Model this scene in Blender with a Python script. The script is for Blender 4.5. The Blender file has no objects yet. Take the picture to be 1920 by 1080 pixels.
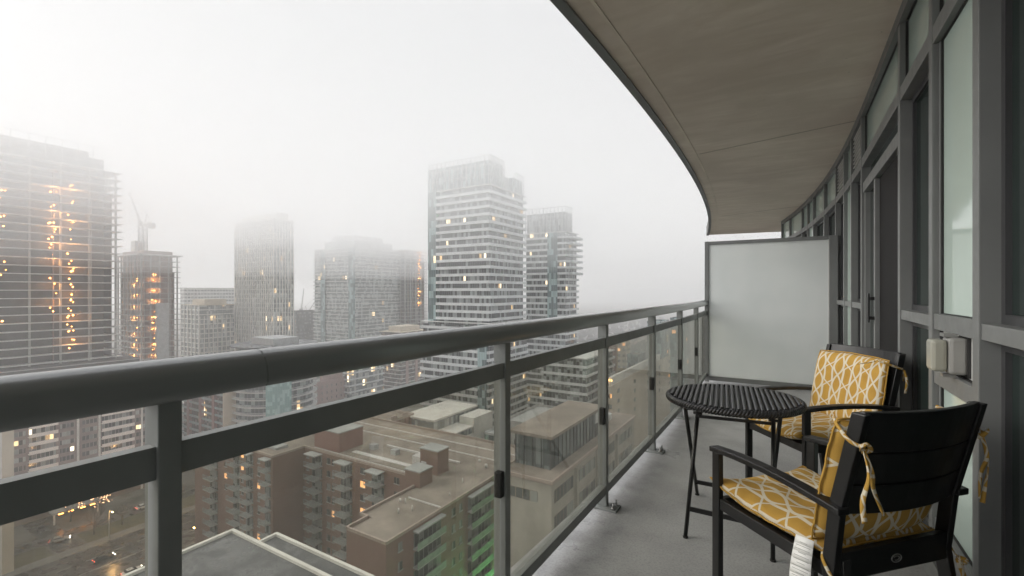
import bpy, bmesh, math, random
from mathutils import Vector, Matrix, noise
R = math.radians
rnd = random.Random(7)
sc = bpy.context.scene
col = sc.collection

# ------------------------------------------------------------------ camera
TH = R(31.06); S_, C_ = math.sin(TH), math.cos(TH)
CAMH, FPX = 1.185, 870.0
cd = bpy.data.cameras.new("camera"); cam = bpy.data.objects.new("camera", cd); col.objects.link(cam)
cam.location = (0, 0, CAMH); cam.rotation_euler = (R(90), 0, TH)
cd.sensor_width = 36; cd.lens = FPX / 1920 * 36; cd.shift_y = 6 / 1920
cd.clip_start = 0.02; cd.clip_end = 6000
sc.camera = cam
# ------------------------------------------------------------------ world, sun, exposure
w = bpy.data.worlds.new("World"); sc.world = w; w.use_nodes = True
nt = w.node_tree; nt.nodes.clear()
wo = nt.nodes.new("ShaderNodeOutputWorld"); bg = nt.nodes.new("ShaderNodeBackground")
sky = nt.nodes.new("ShaderNodeTexSky"); sky.sky_type = 'NISHITA'; sky.sun_disc = False
SUN_EL, SUN_AZ = R(24), R(-112)          # azimuth measured from +Y clockwise
sky.sun_elevation = SUN_EL; sky.sun_rotation = SUN_AZ
sky.air_density = 2.0; sky.dust_density = 6.0; sky.ozone_density = 1.0
hs = nt.nodes.new("ShaderNodeHueSaturation"); hs.inputs["Saturation"].default_value = 0.12
mixg = nt.nodes.new("ShaderNodeMix"); mixg.data_type = 'RGBA'
mixg.inputs[0].default_value = 0.72
mixg.inputs[7].default_value = (8.3, 8.5, 8.9, 1)      # even overcast layer over the clear sky
nt.links.new(sky.outputs[0], hs.inputs["Color"]); nt.links.new(hs.outputs[0], mixg.inputs[6])
# overcast deck: brighter overhead than low down
wtc = nt.nodes.new("ShaderNodeTexCoord"); wsp = nt.nodes.new("ShaderNodeSeparateXYZ"); nt.links.new(wtc.outputs["Generated"], wsp.inputs[0])
wmr = nt.nodes.new("ShaderNodeMapRange"); wmr.interpolation_type = 'SMOOTHSTEP'
wmr.inputs[1].default_value = .5; wmr.inputs[2].default_value = .95; wmr.inputs[3].default_value = .38; wmr.inputs[4].default_value = 1.2
nt.links.new(wsp.outputs[2], wmr.inputs[0])
wml = nt.nodes.new("ShaderNodeMix"); wml.data_type = 'RGBA'; wml.blend_type = 'MULTIPLY'; wml.inputs[0].default_value = 1
nt.links.new(mixg.outputs[2], wml.inputs[6]); nt.links.new(wmr.outputs[0], wml.inputs[7])
nt.links.new(wml.outputs[2], bg.inputs[0]); nt.links.new(bg.outputs[0], wo.inputs[0])
bg.inputs[1].default_value = 0.088
sl = bpy.data.lights.new("sun", 'SUN'); sun = bpy.data.objects.new("sun", sl); col.objects.link(sun)
sl.energy = 1.5; sl.angle = R(50); sl.color = (1, .96, .9)
sdir = Vector((math.sin(SUN_AZ) * math.cos(SUN_EL), math.cos(SUN_AZ) * math.cos(SUN_EL), math.sin(SUN_EL)))
sun.rotation_euler = (-sdir).to_track_quat('-Z', 'Y').to_euler()
sc.view_settings.view_transform = 'Standard'; sc.view_settings.look = 'None'
sc.view_settings.exposure = 1.38; sc.view_settings.gamma = 1
sc.render.engine = 'CYCLES'
sc.cycles.volume_bounces = 12; sc.cycles.max_bounces = 16; sc.cycles.transparent_max_bounces = 24
HAZE_D = 0.00095

# ------------------------------------------------------------------ helpers
def ray(u):
    k = (u - 960) / FPX
    return (-S_ + C_ * k, C_ + S_ * k)
def W(u, d):
    a, b = ray(u); return a * d, b * d
def Zat(v, d): return CAMH + (546 - v) * d / FPX
def rect(ul, uc, ur, dc):
    """axis aligned footprint with its near corner at bearing uc and depth dc"""
    x1, y0 = W(uc, dc)
    a, b = ray(ul); x0 = y0 * a / b
    a, b = ray(ur); y1 = x1 * b / a if ur < 1300 else y0 + 30
    return x0, x1, y0, y1

def tag(o, label=None, cat=None, group=None, kind=None):
    if label: o["label"] = label
    if cat: o["category"] = cat
    if group: o["group"] = group
    if kind: o["kind"] = kind
    return o
def empty(name, loc=(0, 0, 0), rz=0):
    o = bpy.data.objects.new(name, None); col.objects.link(o)
    o.location = loc; o.rotation_euler = (0, 0, rz); o.empty_display_size = .2
    return o
def copy_tree(o, parent=None):
    c = o.copy(); col.objects.link(c)
    if parent: c.parent = parent
    for ch in list(o.children): copy_tree(ch, c)
    return c

class MB:
    def __init__(s): s.v = []; s.f = []; s.uv = None; s.sm = []
    def box(s, x0, x1, y0, y1, z0, z1):
        n = len(s.v)
        s.v += [(x0,y0,z0),(x1,y0,z0),(x1,y1,z0),(x0,y1,z0),(x0,y0,z1),(x1,y0,z1),(x1,y1,z1),(x0,y1,z1)]
        for f in ((0,3,2,1),(4,5,6,7),(0,1,5,4),(1,2,6,5),(2,3,7,6),(3,0,4,7)):
            s.f.append(tuple(n + i for i in f)); s.sm.append(False)
        return s
    def cbox(s, cx, cy, z0, z1, wx, wy): return s.box(cx-wx/2, cx+wx/2, cy-wy/2, cy+wy/2, z0, z1)
    def beam(s, p, q, a, b, up=(0, 0, 1)):
        """bar of section a (sideways) x b (along up) from p to q"""
        p, q = Vector(p), Vector(q); d = (q - p).normalized(); u = Vector(up)
        r = d.cross(u)
        if r.length < 1e-4: r = d.cross(Vector((0, 1, 0)))
        r.normalize(); u = r.cross(d).normalized()
        n = len(s.v)
        for e in (p, q):
            for i, j in ((-1,-1),(1,-1),(1,1),(-1,1)): s.v.append(tuple(e + r*i*a/2 + u*j*b/2))
        for f in ((0,3,2,1),(4,5,6,7),(0,1,5,4),(1,2,6,5),(2,3,7,6),(3,0,4,7)):
            s.f.append(tuple(n + i for i in f)); s.sm.append(False)
        return s
    def tube(s, pts, r, seg=8, cap=True, radii=None, closed=False):
        n = len(s.v); P = [Vector(p) for p in pts]; m = len(P)
        prev = None
        for i, p in enumerate(P):
            if closed: d = P[(i+1) % m] - P[i-1]
            else: d = P[min(i+1, m-1)] - P[max(i-1, 0)]
            d.normalize()
            if prev is None:
                a = d.cross(Vector((0, 0, 1)))
                if a.length < 1e-3: a = d.cross(Vector((1, 0, 0)))
            else: a = prev - d * prev.dot(d)
            a.normalize(); prev = a; b = d.cross(a)
            rr = radii[i] if radii else r
            for k in range(seg):
                t = 2*math.pi*k/seg
                s.v.append(tuple(p + a*math.cos(t)*rr + b*math.sin(t)*rr))
        for i in range(m if closed else m-1):
            for k in range(seg):
                j = (i+1) % m
                s.f.append((n+i*seg+k, n+i*seg+(k+1) % seg, n+j*seg+(k+1) % seg, n+j*seg+k)); s.sm.append(True)
        if cap and not closed:
            s.f.append(tuple(n+k for k in range(seg))[::-1]); s.sm.append(False)
            s.f.append(tuple(n+(m-1)*seg+k for k in range(seg))); s.sm.append(False)
        return s
    def cyl(s, cx, cy, z0, z1, r, seg=16, r2=None):
        return s.tube([(cx,cy,z0),(cx,cy,z1)], r, seg, radii=[r, r if r2 is None else r2])
    def prism(s, poly, z0, z1):
        n = len(s.v); m = len(poly)
        s.v += [(x,y,z0) for x,y in poly] + [(x,y,z1) for x,y in poly]
        s.f.append(tuple(n+i for i in range(m))[::-1]); s.f.append(tuple(n+m+i for i in range(m))); s.sm += [False]*2
        for i in range(m):
            j = (i+1) % m; s.f.append((n+i, n+j, n+m+j, n+m+i)); s.sm.append(False)
        return s
    def sweep(s, path, prof, closed_prof=True):
        """profile (n, z) swept along plan path [(x,y)], n = offset to the right-hand side normal"""
        n = len(s.v); m = len(path); k = len(prof)
        for i, (x, y) in enumerate(path):
            a = Vector(path[max(i-1, 0)]); b = Vector(path[min(i+1, m-1)]); d = (b-a).normalized()
            nx, ny = d.y, -d.x
            for (o, z) in prof: s.v.append((x+nx*o, y+ny*o, z))
        for i in range(m-1):
            for j in range(k if closed_prof else k-1):
                jj = (j+1) % k
                s.f.append((n+i*k+j, n+(i+1)*k+j, n+(i+1)*k+jj, n+i*k+jj)); s.sm.append(False)
        if closed_prof:
            s.f.append(tuple(n+j for j in range(k))); s.f.append(tuple(n+(m-1)*k+j for j in range(k))[::-1]); s.sm += [False]*2
        return s
    def quad(s, a, b, c, d):
        n = len(s.v); s.v += [tuple(a), tuple(b), tuple(c), tuple(d)]; s.f.append((n,n+1,n+2,n+3)); s.sm.append(False); return s
    def ring(s, x0, x1, y0, y1, z0, z1, t):
        """hollow rectangular band (outer size given, thickness t inward)"""
        s.box(x0, x1, y0, y0+t, z0, z1); s.box(x0, x1, y1-t, y1, z0, z1)
        s.box(x0, x0+t, y0+t, y1-t, z0, z1); s.box(x1-t, x1, y0+t, y1-t, z0, z1); return s
    def build(s, name, mat, parent=None, smooth=None, bevel=0, recalc=True):
        me = bpy.data.meshes.new(name); me.from_pydata(s.v, [], s.f)
        if recalc:
            bm = bmesh.new(); bm.from_mesh(me); bmesh.ops.recalc_face_normals(bm, faces=bm.faces); bm.to_mesh(me); bm.free()
        for i, p in enumerate(me.polygons): p.use_smooth = (s.sm[i] if smooth is None else smooth)
        me.materials.append(mat)
        o = bpy.data.objects.new(name, me); col.objects.link(o)
        if parent: o.parent = parent
        if bevel:
            m = o.modifiers.new("bevel", 'BEVEL'); m.width = bevel; m.segments = 2; m.limit_method = 'ANGLE'; m.angle_limit = R(50)
        return o

# ------------------------------------------------------------------ materials
class NG:
    def __init__(s, name):
        s.m = bpy.data.materials.new(name); s.m.use_nodes = True; s.t = s.m.node_tree; s.t.nodes.clear()
        s.out = s.t.nodes.new("ShaderNodeOutputMaterial"); s.b = s.n("ShaderNodeBsdfPrincipled"); s.l(s.b, 0, s.out, 0)
    def n(s, t, **k):
        x = s.t.nodes.new(t)
        for a, b in k.items(): setattr(x, a, b)
        return x
    def l(s, a, i, b, j): s.t.links.new(a.outputs[i], b.inputs[j])
    def val(s, x, sock):
        if isinstance(x, (int, float)): sock.default_value = x
        else: s.t.links.new(x, sock)
    def math(s, op, a, b=0.0, c=0.0):
        n = s.n("ShaderNodeMath", operation=op); s.val(a, n.inputs[0]); s.val(b, n.inputs[1])
        if op in ('MULTIPLY_ADD', 'SMOOTH_MIN', 'COMPARE'): s.val(c, n.inputs[2])
        return n.outputs[0]
    def mix(s, f, a, b):
        n = s.n("ShaderNodeMix", data_type='RGBA'); s.val(f, n.inputs[0])
        for v, i in ((a, 6), (b, 7)):
            if isinstance(v, tuple): n.inputs[i].default_value = (*v[:3], 1)
            else: s.t.links.new(v, n.inputs[i])
        return n.outputs[2]
    def noise(s, scale, detail=4, vec=None, rough=.55, dist=0, sc3=None):
        n = s.n("ShaderNodeTexNoise"); n.inputs["Scale"].default_value = scale; n.inputs["Detail"].default_value = detail
        n.inputs["Roughness"].default_value = rough; n.inputs["Distortion"].default_value = dist
        v = vec if vec is not None else s.n("ShaderNodeTexCoord").outputs["Object"]
        if sc3:
            mp = s.n("ShaderNodeMapping"); mp.inputs["Scale"].default_value = sc3; s.t.links.new(v, mp.inputs[0]); v = mp.outputs[0]
        s.t.links.new(v, n.inputs["Vector"]); return n.outputs[0]
    def ramp(s, f, lo, hi, a=0.0, b=1.0):
        n = s.n("ShaderNodeMapRange"); n.inputs[1].default_value = lo; n.inputs[2].default_value = hi
        n.inputs[3].default_value = a; n.inputs[4].default_value = b; s.val(f, n.inputs[0]); return n.outputs[0]
    def bump(s, h, strength, dist=.01):
        n = s.n("ShaderNodeBump"); n.inputs["Strength"].default_value = strength; n.inputs["Distance"].default_value = dist
        s.t.links.new(h, n.inputs["Height"]); s.t.links.new(n.outputs[0], s.b.inputs["Normal"])
    def set(s, **k):
        for a, v in k.items():
            i = s.b.inputs[a.replace("_", " ")]
            if isinstance(v, (int, float)): i.default_value = v
            elif isinstance(v, tuple): i.default_value = (*v[:3], 1)
            else: s.t.links.new(v, i)
        return s

def m_plain(name, c, rough=.6, metal=0, var=.12, scale=2.0, bump=0, bscale=40, bdist=.002):
    g = NG(name); n = g.noise(scale, 5)
    lo = tuple(x*(1-var) for x in c); hi = tuple(min(1, x*(1+var)) for x in c)
    g.set(Base_Color=g.mix(g.ramp(n, .3, .7), lo, hi), Roughness=g.ramp(g.noise(scale*3), .3, .7, rough*.85, min(1, rough*1.15)), Metallic=metal)
    if bump: g.bump(g.noise(bscale, 3), bump, bdist)
    return g.m
def m_emit(name, c, s):
    g = NG(name); g.set(Base_Color=c, Emission_Color=c, Emission_Strength=s); return g.m

def m_glazing(name, dark, light, pitch=1.5, fh=3.0, lit=.02, frame=(.25,.27,.27), lite=.35, litcol=(1,.62,.25), z0=0.0, rough=.12, emis=.75, curved=0):
    """strip glazing: panes with individual tints, mullions between them, some rooms lit"""
    g = NG(name); tc = g.n("ShaderNodeTexCoord"); sp = g.n("ShaderNodeSeparateXYZ"); g.l(tc, "Object", sp, 0)
    nn = g.n("ShaderNodeSeparateXYZ"); g.l(tc, "Normal", nn, 0)
    ax = g.math('ABSOLUTE', nn.outputs[0]); ay = g.math('ABSOLUTE', nn.outputs[1])
    s = g.math('ADD', g.math('MULTIPLY', sp.outputs[0], ay), g.math('MULTIPLY', sp.outputs[1], ax))
    if curved: s = g.math('MULTIPLY', g.math('ARCTAN2', sp.outputs[1], sp.outputs[0]), curved); ax = g.math('MULTIPLY', ax, 0)
    cx = g.math('DIVIDE', s, pitch); ix = g.math('FLOOR', cx); fx = g.math('FRACT', cx)
    cz = g.math('DIVIDE', g.math('SUBTRACT', sp.outputs[2], z0), fh); iz = g.math('FLOOR', cz)
    def wn(kx, kz, sd):
        cb = g.n("ShaderNodeCombineXYZ"); g.val(kx, cb.inputs[0]); g.val(kz, cb.inputs[1]); g.val(g.math('MULTIPLY_ADD', ax, 7.0, sd), cb.inputs[2])
        n = g.n("ShaderNodeTexWhiteNoise"); g.t.links.new(cb.outputs[0], n.inputs[0]); return n.outputs[0]
    r1 = wn(ix, iz, 1.3); r2 = wn(g.math('FLOOR', g.math('DIVIDE', cx, 2.0)), iz, 5.7)
    c = g.mix(g.ramp(r1, 1-lite, 1-lite+.25), dark, light)
    litm = g.math('MULTIPLY', g.math('LESS_THAN', r2, lit), g.math('GREATER_THAN', r1, .3))
    fr = g.math('LESS_THAN', fx, .1)
    c = g.mix(fr, c, frame)
    g.set(Base_Color=c, Roughness=rough, Specular_IOR_Level=.5, Emission_Color=g.mix(g.ramp(r1, .45, .9), litcol, (1, .78, .5)), Emission_Strength=g.math('MULTIPLY', g.math('MULTIPLY', g.math('MULTIPLY', litm, g.ramp(r1, .3, 1, .2, 1.5)), g.math('SUBTRACT', 1.0, fr)), emis))
    return g.m
def m_brick(name, c1, c2, mortar, scale=1.0):
    g = NG(name); tc = g.n("ShaderNodeTexCoord"); sp = g.n("ShaderNodeSeparateXYZ"); g.l(tc, "Object", sp, 0)
    nn = g.n("ShaderNodeSeparateXYZ"); g.l(tc, "Normal", nn, 0)
    s = g.math('ADD', g.math('MULTIPLY', sp.outputs[0], g.math('ABSOLUTE', nn.outputs[1])), g.math('MULTIPLY', sp.outputs[1], g.math('ABSOLUTE', nn.outputs[0])))
    cb = g.n("ShaderNodeCombineXYZ"); g.val(s, cb.inputs[0]); g.val(sp.outputs[2], cb.inputs[1])
    b = g.n("ShaderNodeTexBrick"); g.t.links.new(cb.outputs[0], b.inputs["Vector"])
    b.inputs["Color1"].default_value = (*c1, 1); b.inputs["Color2"].default_value = (*c2, 1); b.inputs["Mortar"].default_value = (*mortar, 1)
    b.inputs["Scale"].default_value = 1.0*scale; b.inputs["Brick Width"].default_value = .5; b.inputs["Row Height"].default_value = .17; b.inputs["Mortar Size"].default_value = .02
    n = g.noise(.35, 6, sc3=(1, 1, .35)); 
    c = g.mix(g.ramp(n, .35, .7, 0, .45), b.outputs[0], tuple(x*.62 for x in c1))
    g.set(Base_Color=c, Roughness=.9); return g.m

M = {}
M['rail'] = m_plain('painted_rail', (.19,.20,.193), .42, var=.10, scale=6, bump=.05, bscale=300)
M['frame'] = m_plain('window_frame_paint', (.145,.151,.149), .45, var=.07, scale=4)
M['frame_dark'] = m_plain('dark_frame', (.035,.036,.038), .4, var=.1)
g = NG('handrail_paint'); g.set(Base_Color=(.20,.208,.204), Roughness=.32, Coat_Weight=1.0, Coat_Roughness=.14); M['handrail'] = g.m
M['gasket'] = m_plain('gasket', (.012,.012,.012), .6)
M['bolt'] = m_plain('galvanised_bolt', (.35,.35,.34), .35, metal=.8)
M['black'] = m_plain('black_powder_coat', (.006,.006,.0065), .42, var=.25, scale=5)
M['wicker'] = None
M['white_cloth'] = m_plain('care_tag', (.75,.75,.74), .8, var=.04)

# soffit concrete: board streaks run across the slab
g = NG('soffit_concrete'); tcv = g.n("ShaderNodeTexCoord").outputs["Object"]
st = g.noise(2.2, 8, tcv, .7, .6, sc3=(.7, 2.4, 1)); bl = g.noise(.9, 5, tcv, .6); sp_ = g.noise(60, 3, tcv)
c = g.mix(g.ramp(st, .35, .68), (.62,.54,.445), (.75,.675,.58))
c = g.mix(g.ramp(bl, .42, .68, 0, .8), c, (.57,.50,.415))
vo = g.n("ShaderNodeTexVoronoi"); vo.inputs["Scale"].default_value = 5.5; g.t.links.new(tcv, vo.inputs["Vector"])
c = g.mix(g.math('LESS_THAN', vo.outputs[0], .022), c, (.25,.22,.18))
g.set(Base_Color=c, Roughness=.85); g.bump(g.math('ADD', g.math('MULTIPLY', st, .6), g.math('MULTIPLY', sp_, .25)), .35, .006); M['soffit'] = g.m
# balcony floor: grey traffic coating, speckled, damp near the edge
g = NG('balcony_coating'); tc = g.n("ShaderNodeTexCoord"); tcv = tc.outputs["Object"]
sp = g.n("ShaderNodeSeparateXYZ"); g.l(tc, "Object", sp, 0)
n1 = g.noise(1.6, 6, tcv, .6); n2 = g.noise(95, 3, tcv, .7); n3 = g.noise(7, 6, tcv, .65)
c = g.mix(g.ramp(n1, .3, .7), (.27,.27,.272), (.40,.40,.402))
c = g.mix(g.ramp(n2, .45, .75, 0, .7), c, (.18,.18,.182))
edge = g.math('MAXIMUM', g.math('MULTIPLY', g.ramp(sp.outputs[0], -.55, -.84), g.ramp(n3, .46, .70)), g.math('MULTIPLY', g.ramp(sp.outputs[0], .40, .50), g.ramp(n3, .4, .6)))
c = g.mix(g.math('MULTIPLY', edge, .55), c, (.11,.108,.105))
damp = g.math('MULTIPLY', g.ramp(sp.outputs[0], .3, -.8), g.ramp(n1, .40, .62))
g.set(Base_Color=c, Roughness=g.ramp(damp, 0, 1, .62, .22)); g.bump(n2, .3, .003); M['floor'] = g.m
# railing glass: faint dirt film; soffit's warm reflection put into its colour and the tint
g = NG('railing_glass'); g.t.nodes.remove(g.b)
tr = g.n("ShaderNodeBsdfTransparent"); tr.inputs[0].default_value = (.90,.895,.85,1)
gl = g.n("ShaderNodeBsdfGlossy"); gl.inputs["Roughness"].default_value = .02
fr = g.n("ShaderNodeFresnel"); fr.inputs[0].default_value = 1.5
geo = g.n("ShaderNodeNewGeometry")
mx = g.n("ShaderNodeMixShader"); g.t.links.new(g.math('MULTIPLY', g.math('MULTIPLY', fr.outputs[0], 1.5), g.math('SUBTRACT', 1.0, geo.outputs["Backfacing"])), mx.inputs[0]); g.l(tr, 0, mx, 1); g.l(gl, 0, mx, 2)
di = g.n("ShaderNodeBsdfDiffuse"); di.inputs[0].default_value = (.60,.56,.49,1)
m2 = g.n("ShaderNodeMixShader"); dn = g.noise(5, 5, sc3=(1, 1, .5)); g.t.links.new(g.ramp(dn, .35, .75, .035, .125), m2.inputs[0])
g.l(mx, 0, m2, 1); g.l(di, 0, m2, 2); g.l(m2, 0, g.out, 0); M['glass'] = g.m
# frosted privacy screen
g = NG('frosted_glass'); n = g.noise(120, 3, sc3=(1, 1, .5)); n2 = g.noise(3, 4)
fc = g.mix(g.ramp(n2, .35, .7), (.86,.89,.885), (.92,.94,.935))
g.t.nodes.remove(g.b)
d1 = g.n("ShaderNodeBsdfDiffuse"); t1 = g.n("ShaderNodeBsdfTranslucent"); g1 = g.n("ShaderNodeBsdfGlossy"); g1.inputs["Roughness"].default_value = .35
g.t.links.new(fc, d1.inputs[0]); g.t.links.new(fc, t1.inputs[0])
a = g.n("ShaderNodeMixShader"); a.inputs[0].default_value = .55; g.l(d1, 0, a, 1); g.l(t1, 0, a, 2)
b = g.n("ShaderNodeMixShader"); b.inputs[0].default_value = .07; g.l(a, 0, b, 1); g.l(g1, 0, b, 2)
bp = g.n("ShaderNodeBump"); bp.inputs["Strength"].default_value = .25; bp.inputs["Distance"].default_value = .002; g.t.links.new(n, bp.inputs["Height"])
for x in (d1, g1): g.l(bp, 0, x, "Normal")
g.l(b, 0, g.out, 0); M['frost'] = g.m
def m_wallglass(name, c, rough=.04, spec=.6):
    g = NG(name); n = g.noise(1.2, 3)
    g.set(Base_Color=g.mix(g.ramp(n, .35, .65), tuple(x*.9 for x in c), c), Roughness=rough, Specular_IOR_Level=spec, IOR=1.52); return g.m
M['spandrel'] = m_wallglass('spandrel_glass', (.47,.57,.52), .06, .9)
M['window'] = m_wallglass('window_glass', (.018,.028,.025), .03, .9)
M['curtain'] = m_wallglass('door_glass', (.012,.011,.0115), .6, .1)
M['white_panel'] = m_plain('white_panel', (.62,.62,.60), .5, var=.04)
# cushion fabric (UV in metres)
g = NG('cushion_fabric'); uvn = g.n("ShaderNodeUVMap"); uvn.uv_map = "UVMap"; su = g.n("ShaderNodeSeparateXYZ"); g.l(uvn, 0, su, 0)
P_, Q_ = .118, .215
xx = g.math('DIVIDE', su.outputs[0], P_); yy = g.math('DIVIDE', su.outputs[1], Q_)
sn = g.math('SINE', g.math('MULTIPLY', yy, 2*math.pi))
def linedist(shift, amp, wave):
    t = g.math('ADD', g.math('SUBTRACT', xx, g.math('MULTIPLY', wave, amp)), shift)
    f = g.math('FRACT', g.math('ADD', t, 100.0)); return g.math('ABSOLUTE', g.math('SUBTRACT', f, .5))
# trapezoid-ish wave for the hexagon lines
tz = g.n("ShaderNodeClamp"); tz.inputs[1].default_value = -1; tz.inputs[2].default_value = 1
g.t.links.new(g.math('MULTIPLY', g.math('SINE', g.math('MULTIPLY', g.math('ADD', yy, .25), 2*math.pi)), 1.9), tz.inputs[0])
d1 = linedist(0.0, .24, sn); d2 = linedist(0.0, -.24, sn)
d3 = linedist(.5, .22, tz.outputs[0]); d4 = linedist(.5, -.22, tz.outputs[0])
mn = g.math('MINIMUM', g.math('MINIMUM', d1, d2), g.math('MINIMUM', d3, d4))
ln = g.ramp(mn, .044, .058, 1, 0)
wv = g.noise(900, 2, uvn.outputs[0]); fade = g.noise(9, 4, uvn.outputs[0])
must = g.mix(g.ramp(fade, .3, .7), (.37,.21,.035), (.45,.265,.048))
c = g.mix(ln, must, (.56,.51,.40))
g.set(Base_Color=c, Roughness=.9, Sheen_Weight=.0); g.bump(wv, .35, .001); M['cushion'] = g.m
g = NG('wicker'); wv = g.noise(55, 3, sc3=(1, .35, 1)); g.set(Base_Color=g.mix(g.ramp(wv, .35, .7), (.010,.010,.011), (.028,.028,.030)), Roughness=.33)
g.bump(g.noise(220, 2), .3, .002); M['wicker'] = g.m
g = NG('clear_plastic'); g.set(Base_Color=(.42,.42,.36), Roughness=.25, Transmission_Weight=.35, IOR=1.45); M['plastic'] = g.m
M['outlet'] = m_plain('outlet_body', (.22,.22,.21), .4)

# city
M['white_slab'] = m_plain('white_balcony_paint', (.54,.56,.56), .6, var=.12, scale=.25)
M['concrete'] = m_plain('raw_concrete', (.30,.30,.29), .85, var=.2, scale=.3)
M['concrete_lt'] = m_plain('pale_concrete', (.50,.50,.48), .8, var=.15, scale=.3)
M['core'] = m_plain('dark_core_concrete', (.055,.052,.05), .9, var=.3, scale=.4)
M['core2'] = m_plain('brown_core', (.22,.165,.145), .9, var=.25, scale=.25)
M['beige'] = m_plain('beige_render', (.47,.41,.32), .85, var=.1, scale=.2)
M['stone'] = m_plain('grey_limestone', (.33,.315,.27), .85, var=.14, scale=.3)
M['cream'] = m_plain('cream_precast', (.60,.585,.54), .8, var=.1, scale=.3)
M['pinkbrick'] = m_brick('pink_brick', (.36,.24,.215), (.32,.215,.19), (.36,.30,.28))
M['brick'] = m_brick('brown_brick', (.20,.115,.088), (.165,.094,.073), (.22,.165,.14))
M['brick2'] = m_brick('red_brick', (.25,.13,.11), (.21,.11,.095), (.26,.19,.17))
M['graycon'] = m_plain('grey_roof_unit', (.33,.335,.33), .8, var=.15, scale=.5)
def m_roof(name, a, b, wet=.0):
    g = NG(name); n = g.noise(.22, 6, rough=.6); n2 = g.noise(3.5, 4)
    g.set(Base_Color=g.mix(g.ramp(n, .35, .68), g.mix(g.ramp(n2, .4, .7), a, tuple(x*.8 for x in a)), b), Roughness=g.ramp(n, .45, .6, .9, .9-wet) if wet else .95); return g.m
M['gravel'] = m_roof('gravel_roof', (.17,.145,.12), (.29,.25,.21))
M['roofdark'] = m_roof('wet_membrane_roof', (.085,.088,.092), (.13,.133,.138), .78)
M['roofgrey'] = m_roof('grey_roof', (.30,.31,.30), (.38,.39,.38))
M['parapet'] = m_plain('metal_coping', (.52,.51,.49), .5, var=.1)
M['coping_brown'] = m_plain('brown_coping', (.33,.27,.23), .6)
M['railglass'] = m_plain('balcony_glass', (.26,.30,.30), .2, var=.2)
M['winfar'] = m_glazing('window_far', (.035,.04,.042), (.22,.23,.225), 1.1, 3.0, .0, lite=.5)
M['litwin'] = m_emit('lit_room', (1, .50, .2), .55)
M['lamp'] = m_emit('work_lamp', (1, .36, .07), 7)
M['streetglow'] = m_emit('street_lamp_bulb', (1, .62, .18), 60)
M['whiteglow'] = m_emit('headlamp', (1, .9, .75), 12)
M['lampw'] = m_emit('terrace_light', (1, .58, .22), 2.2)
M['tail'] = m_emit('tail_lamp', (1, .08, .03), 4)
M['asphalt'] = m_plain('asphalt', (.05,.048,.047), .28, var=.25, scale=.15)
M['paving'] = m_plain('pavement', (.15,.145,.135), .8, var=.2, scale=.3)
M['marking'] = m_plain('road_paint', (.5,.5,.47), .6, var=.2)
M['bark'] = m_plain('bark', (.07,.055,.045), .9)
g = NG('city_ground'); n = g.noise(.012, 8, rough=.65); n2 = g.noise(.09, 5)
g.set(Base_Color=g.mix(g.ramp(n, .4, .62), g.mix(g.ramp(n2, .4, .6), (.07,.062,.048), (.10,.085,.06)), g.mix(g.ramp(n2, .45, .6), (.16,.15,.14), (.06,.065,.05))), Roughness=.95); M['ground'] = g.m
M['grass'] = m_plain('winter_grass', (.075,.07,.035), .95, var=.35, scale=.3)

# ================================================================== SETTING
GZ = -75.0
MB().box(-3000, 3000, -3000, 3000, GZ-1.0, GZ).build('ground', M['ground']); tag(bpy.data.objects['ground'], kind='structure')
def struct(name, mb, mat, **k): return tag(mb.build(name, mat, **k), kind='structure')
struct('road', MB().box(-178, -147, -200, 400, GZ, GZ+.02), M['asphalt'])
struct('pavement', MB().box(-182, -178, -200, 400, GZ, GZ+.16).box(-147, -143.5, -200, 400, GZ, GZ+.16), M['paving'])
mk = MB()
for x in (-170.5, -163, -155): 
    for i in range(60): mk.box(x-.08, x+.08, -40+i*6, -37+i*6, GZ+.02, GZ+.026)
mk.box(-163.5, -163.35, -200, 400, GZ+.02, GZ+.026)
struct('road_marking', mk, M['marking'])
struct('driveway', MB().box(-214, -182, 47, 53, GZ, GZ+.03).box(-198, -192, 30, 95, GZ, GZ+.034), M['asphalt'])
struct('lawn', MB().box(-191.6, -182.4, 54, 95, GZ, GZ+.05).box(-191.6, -182.4, 20, 46.6, GZ, GZ+.05), M['grass'])
struct('cross_street', MB().box(-146, 60, 101, 110, GZ, GZ+.03), M['asphalt'])

# balcony geometry ---------------------------------------------------
def xrail(y): return -.885 - (max(0, y-3.6)**2)/104 if y > 3.6 else -.885 - max(0, 1.2-y)*.018
def xwall(y): return .515 - (.0073*(y-4)**2.25 if y > 4 else 0)
def xedge(y):
    if y < 3.5: return -1.02 - (3.5-y)**2*.012
    return -1.02 - ((y-3.5)**2)/105
def frange(a, b, n): return [a+(b-a)*i/n for i in range(n+1)]
YE = 13.3
ys = frange(-2.5, YE, 60)
poly = [(xedge(y)+.03, y) for y in ys] + [(1.6, YE+.3), (1.6, -2.5)]
struct('balcony_floor', MB().prism(poly, -.22, 0), M['floor'])
HS = 2.685
poly = [(xedge(y), y) for y in ys] + [(1.6, YE+.45), (1.6, -2.5)]
sof = struct('ceiling', MB().prism(poly, HS, HS+.22), M['soffit'])
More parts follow.
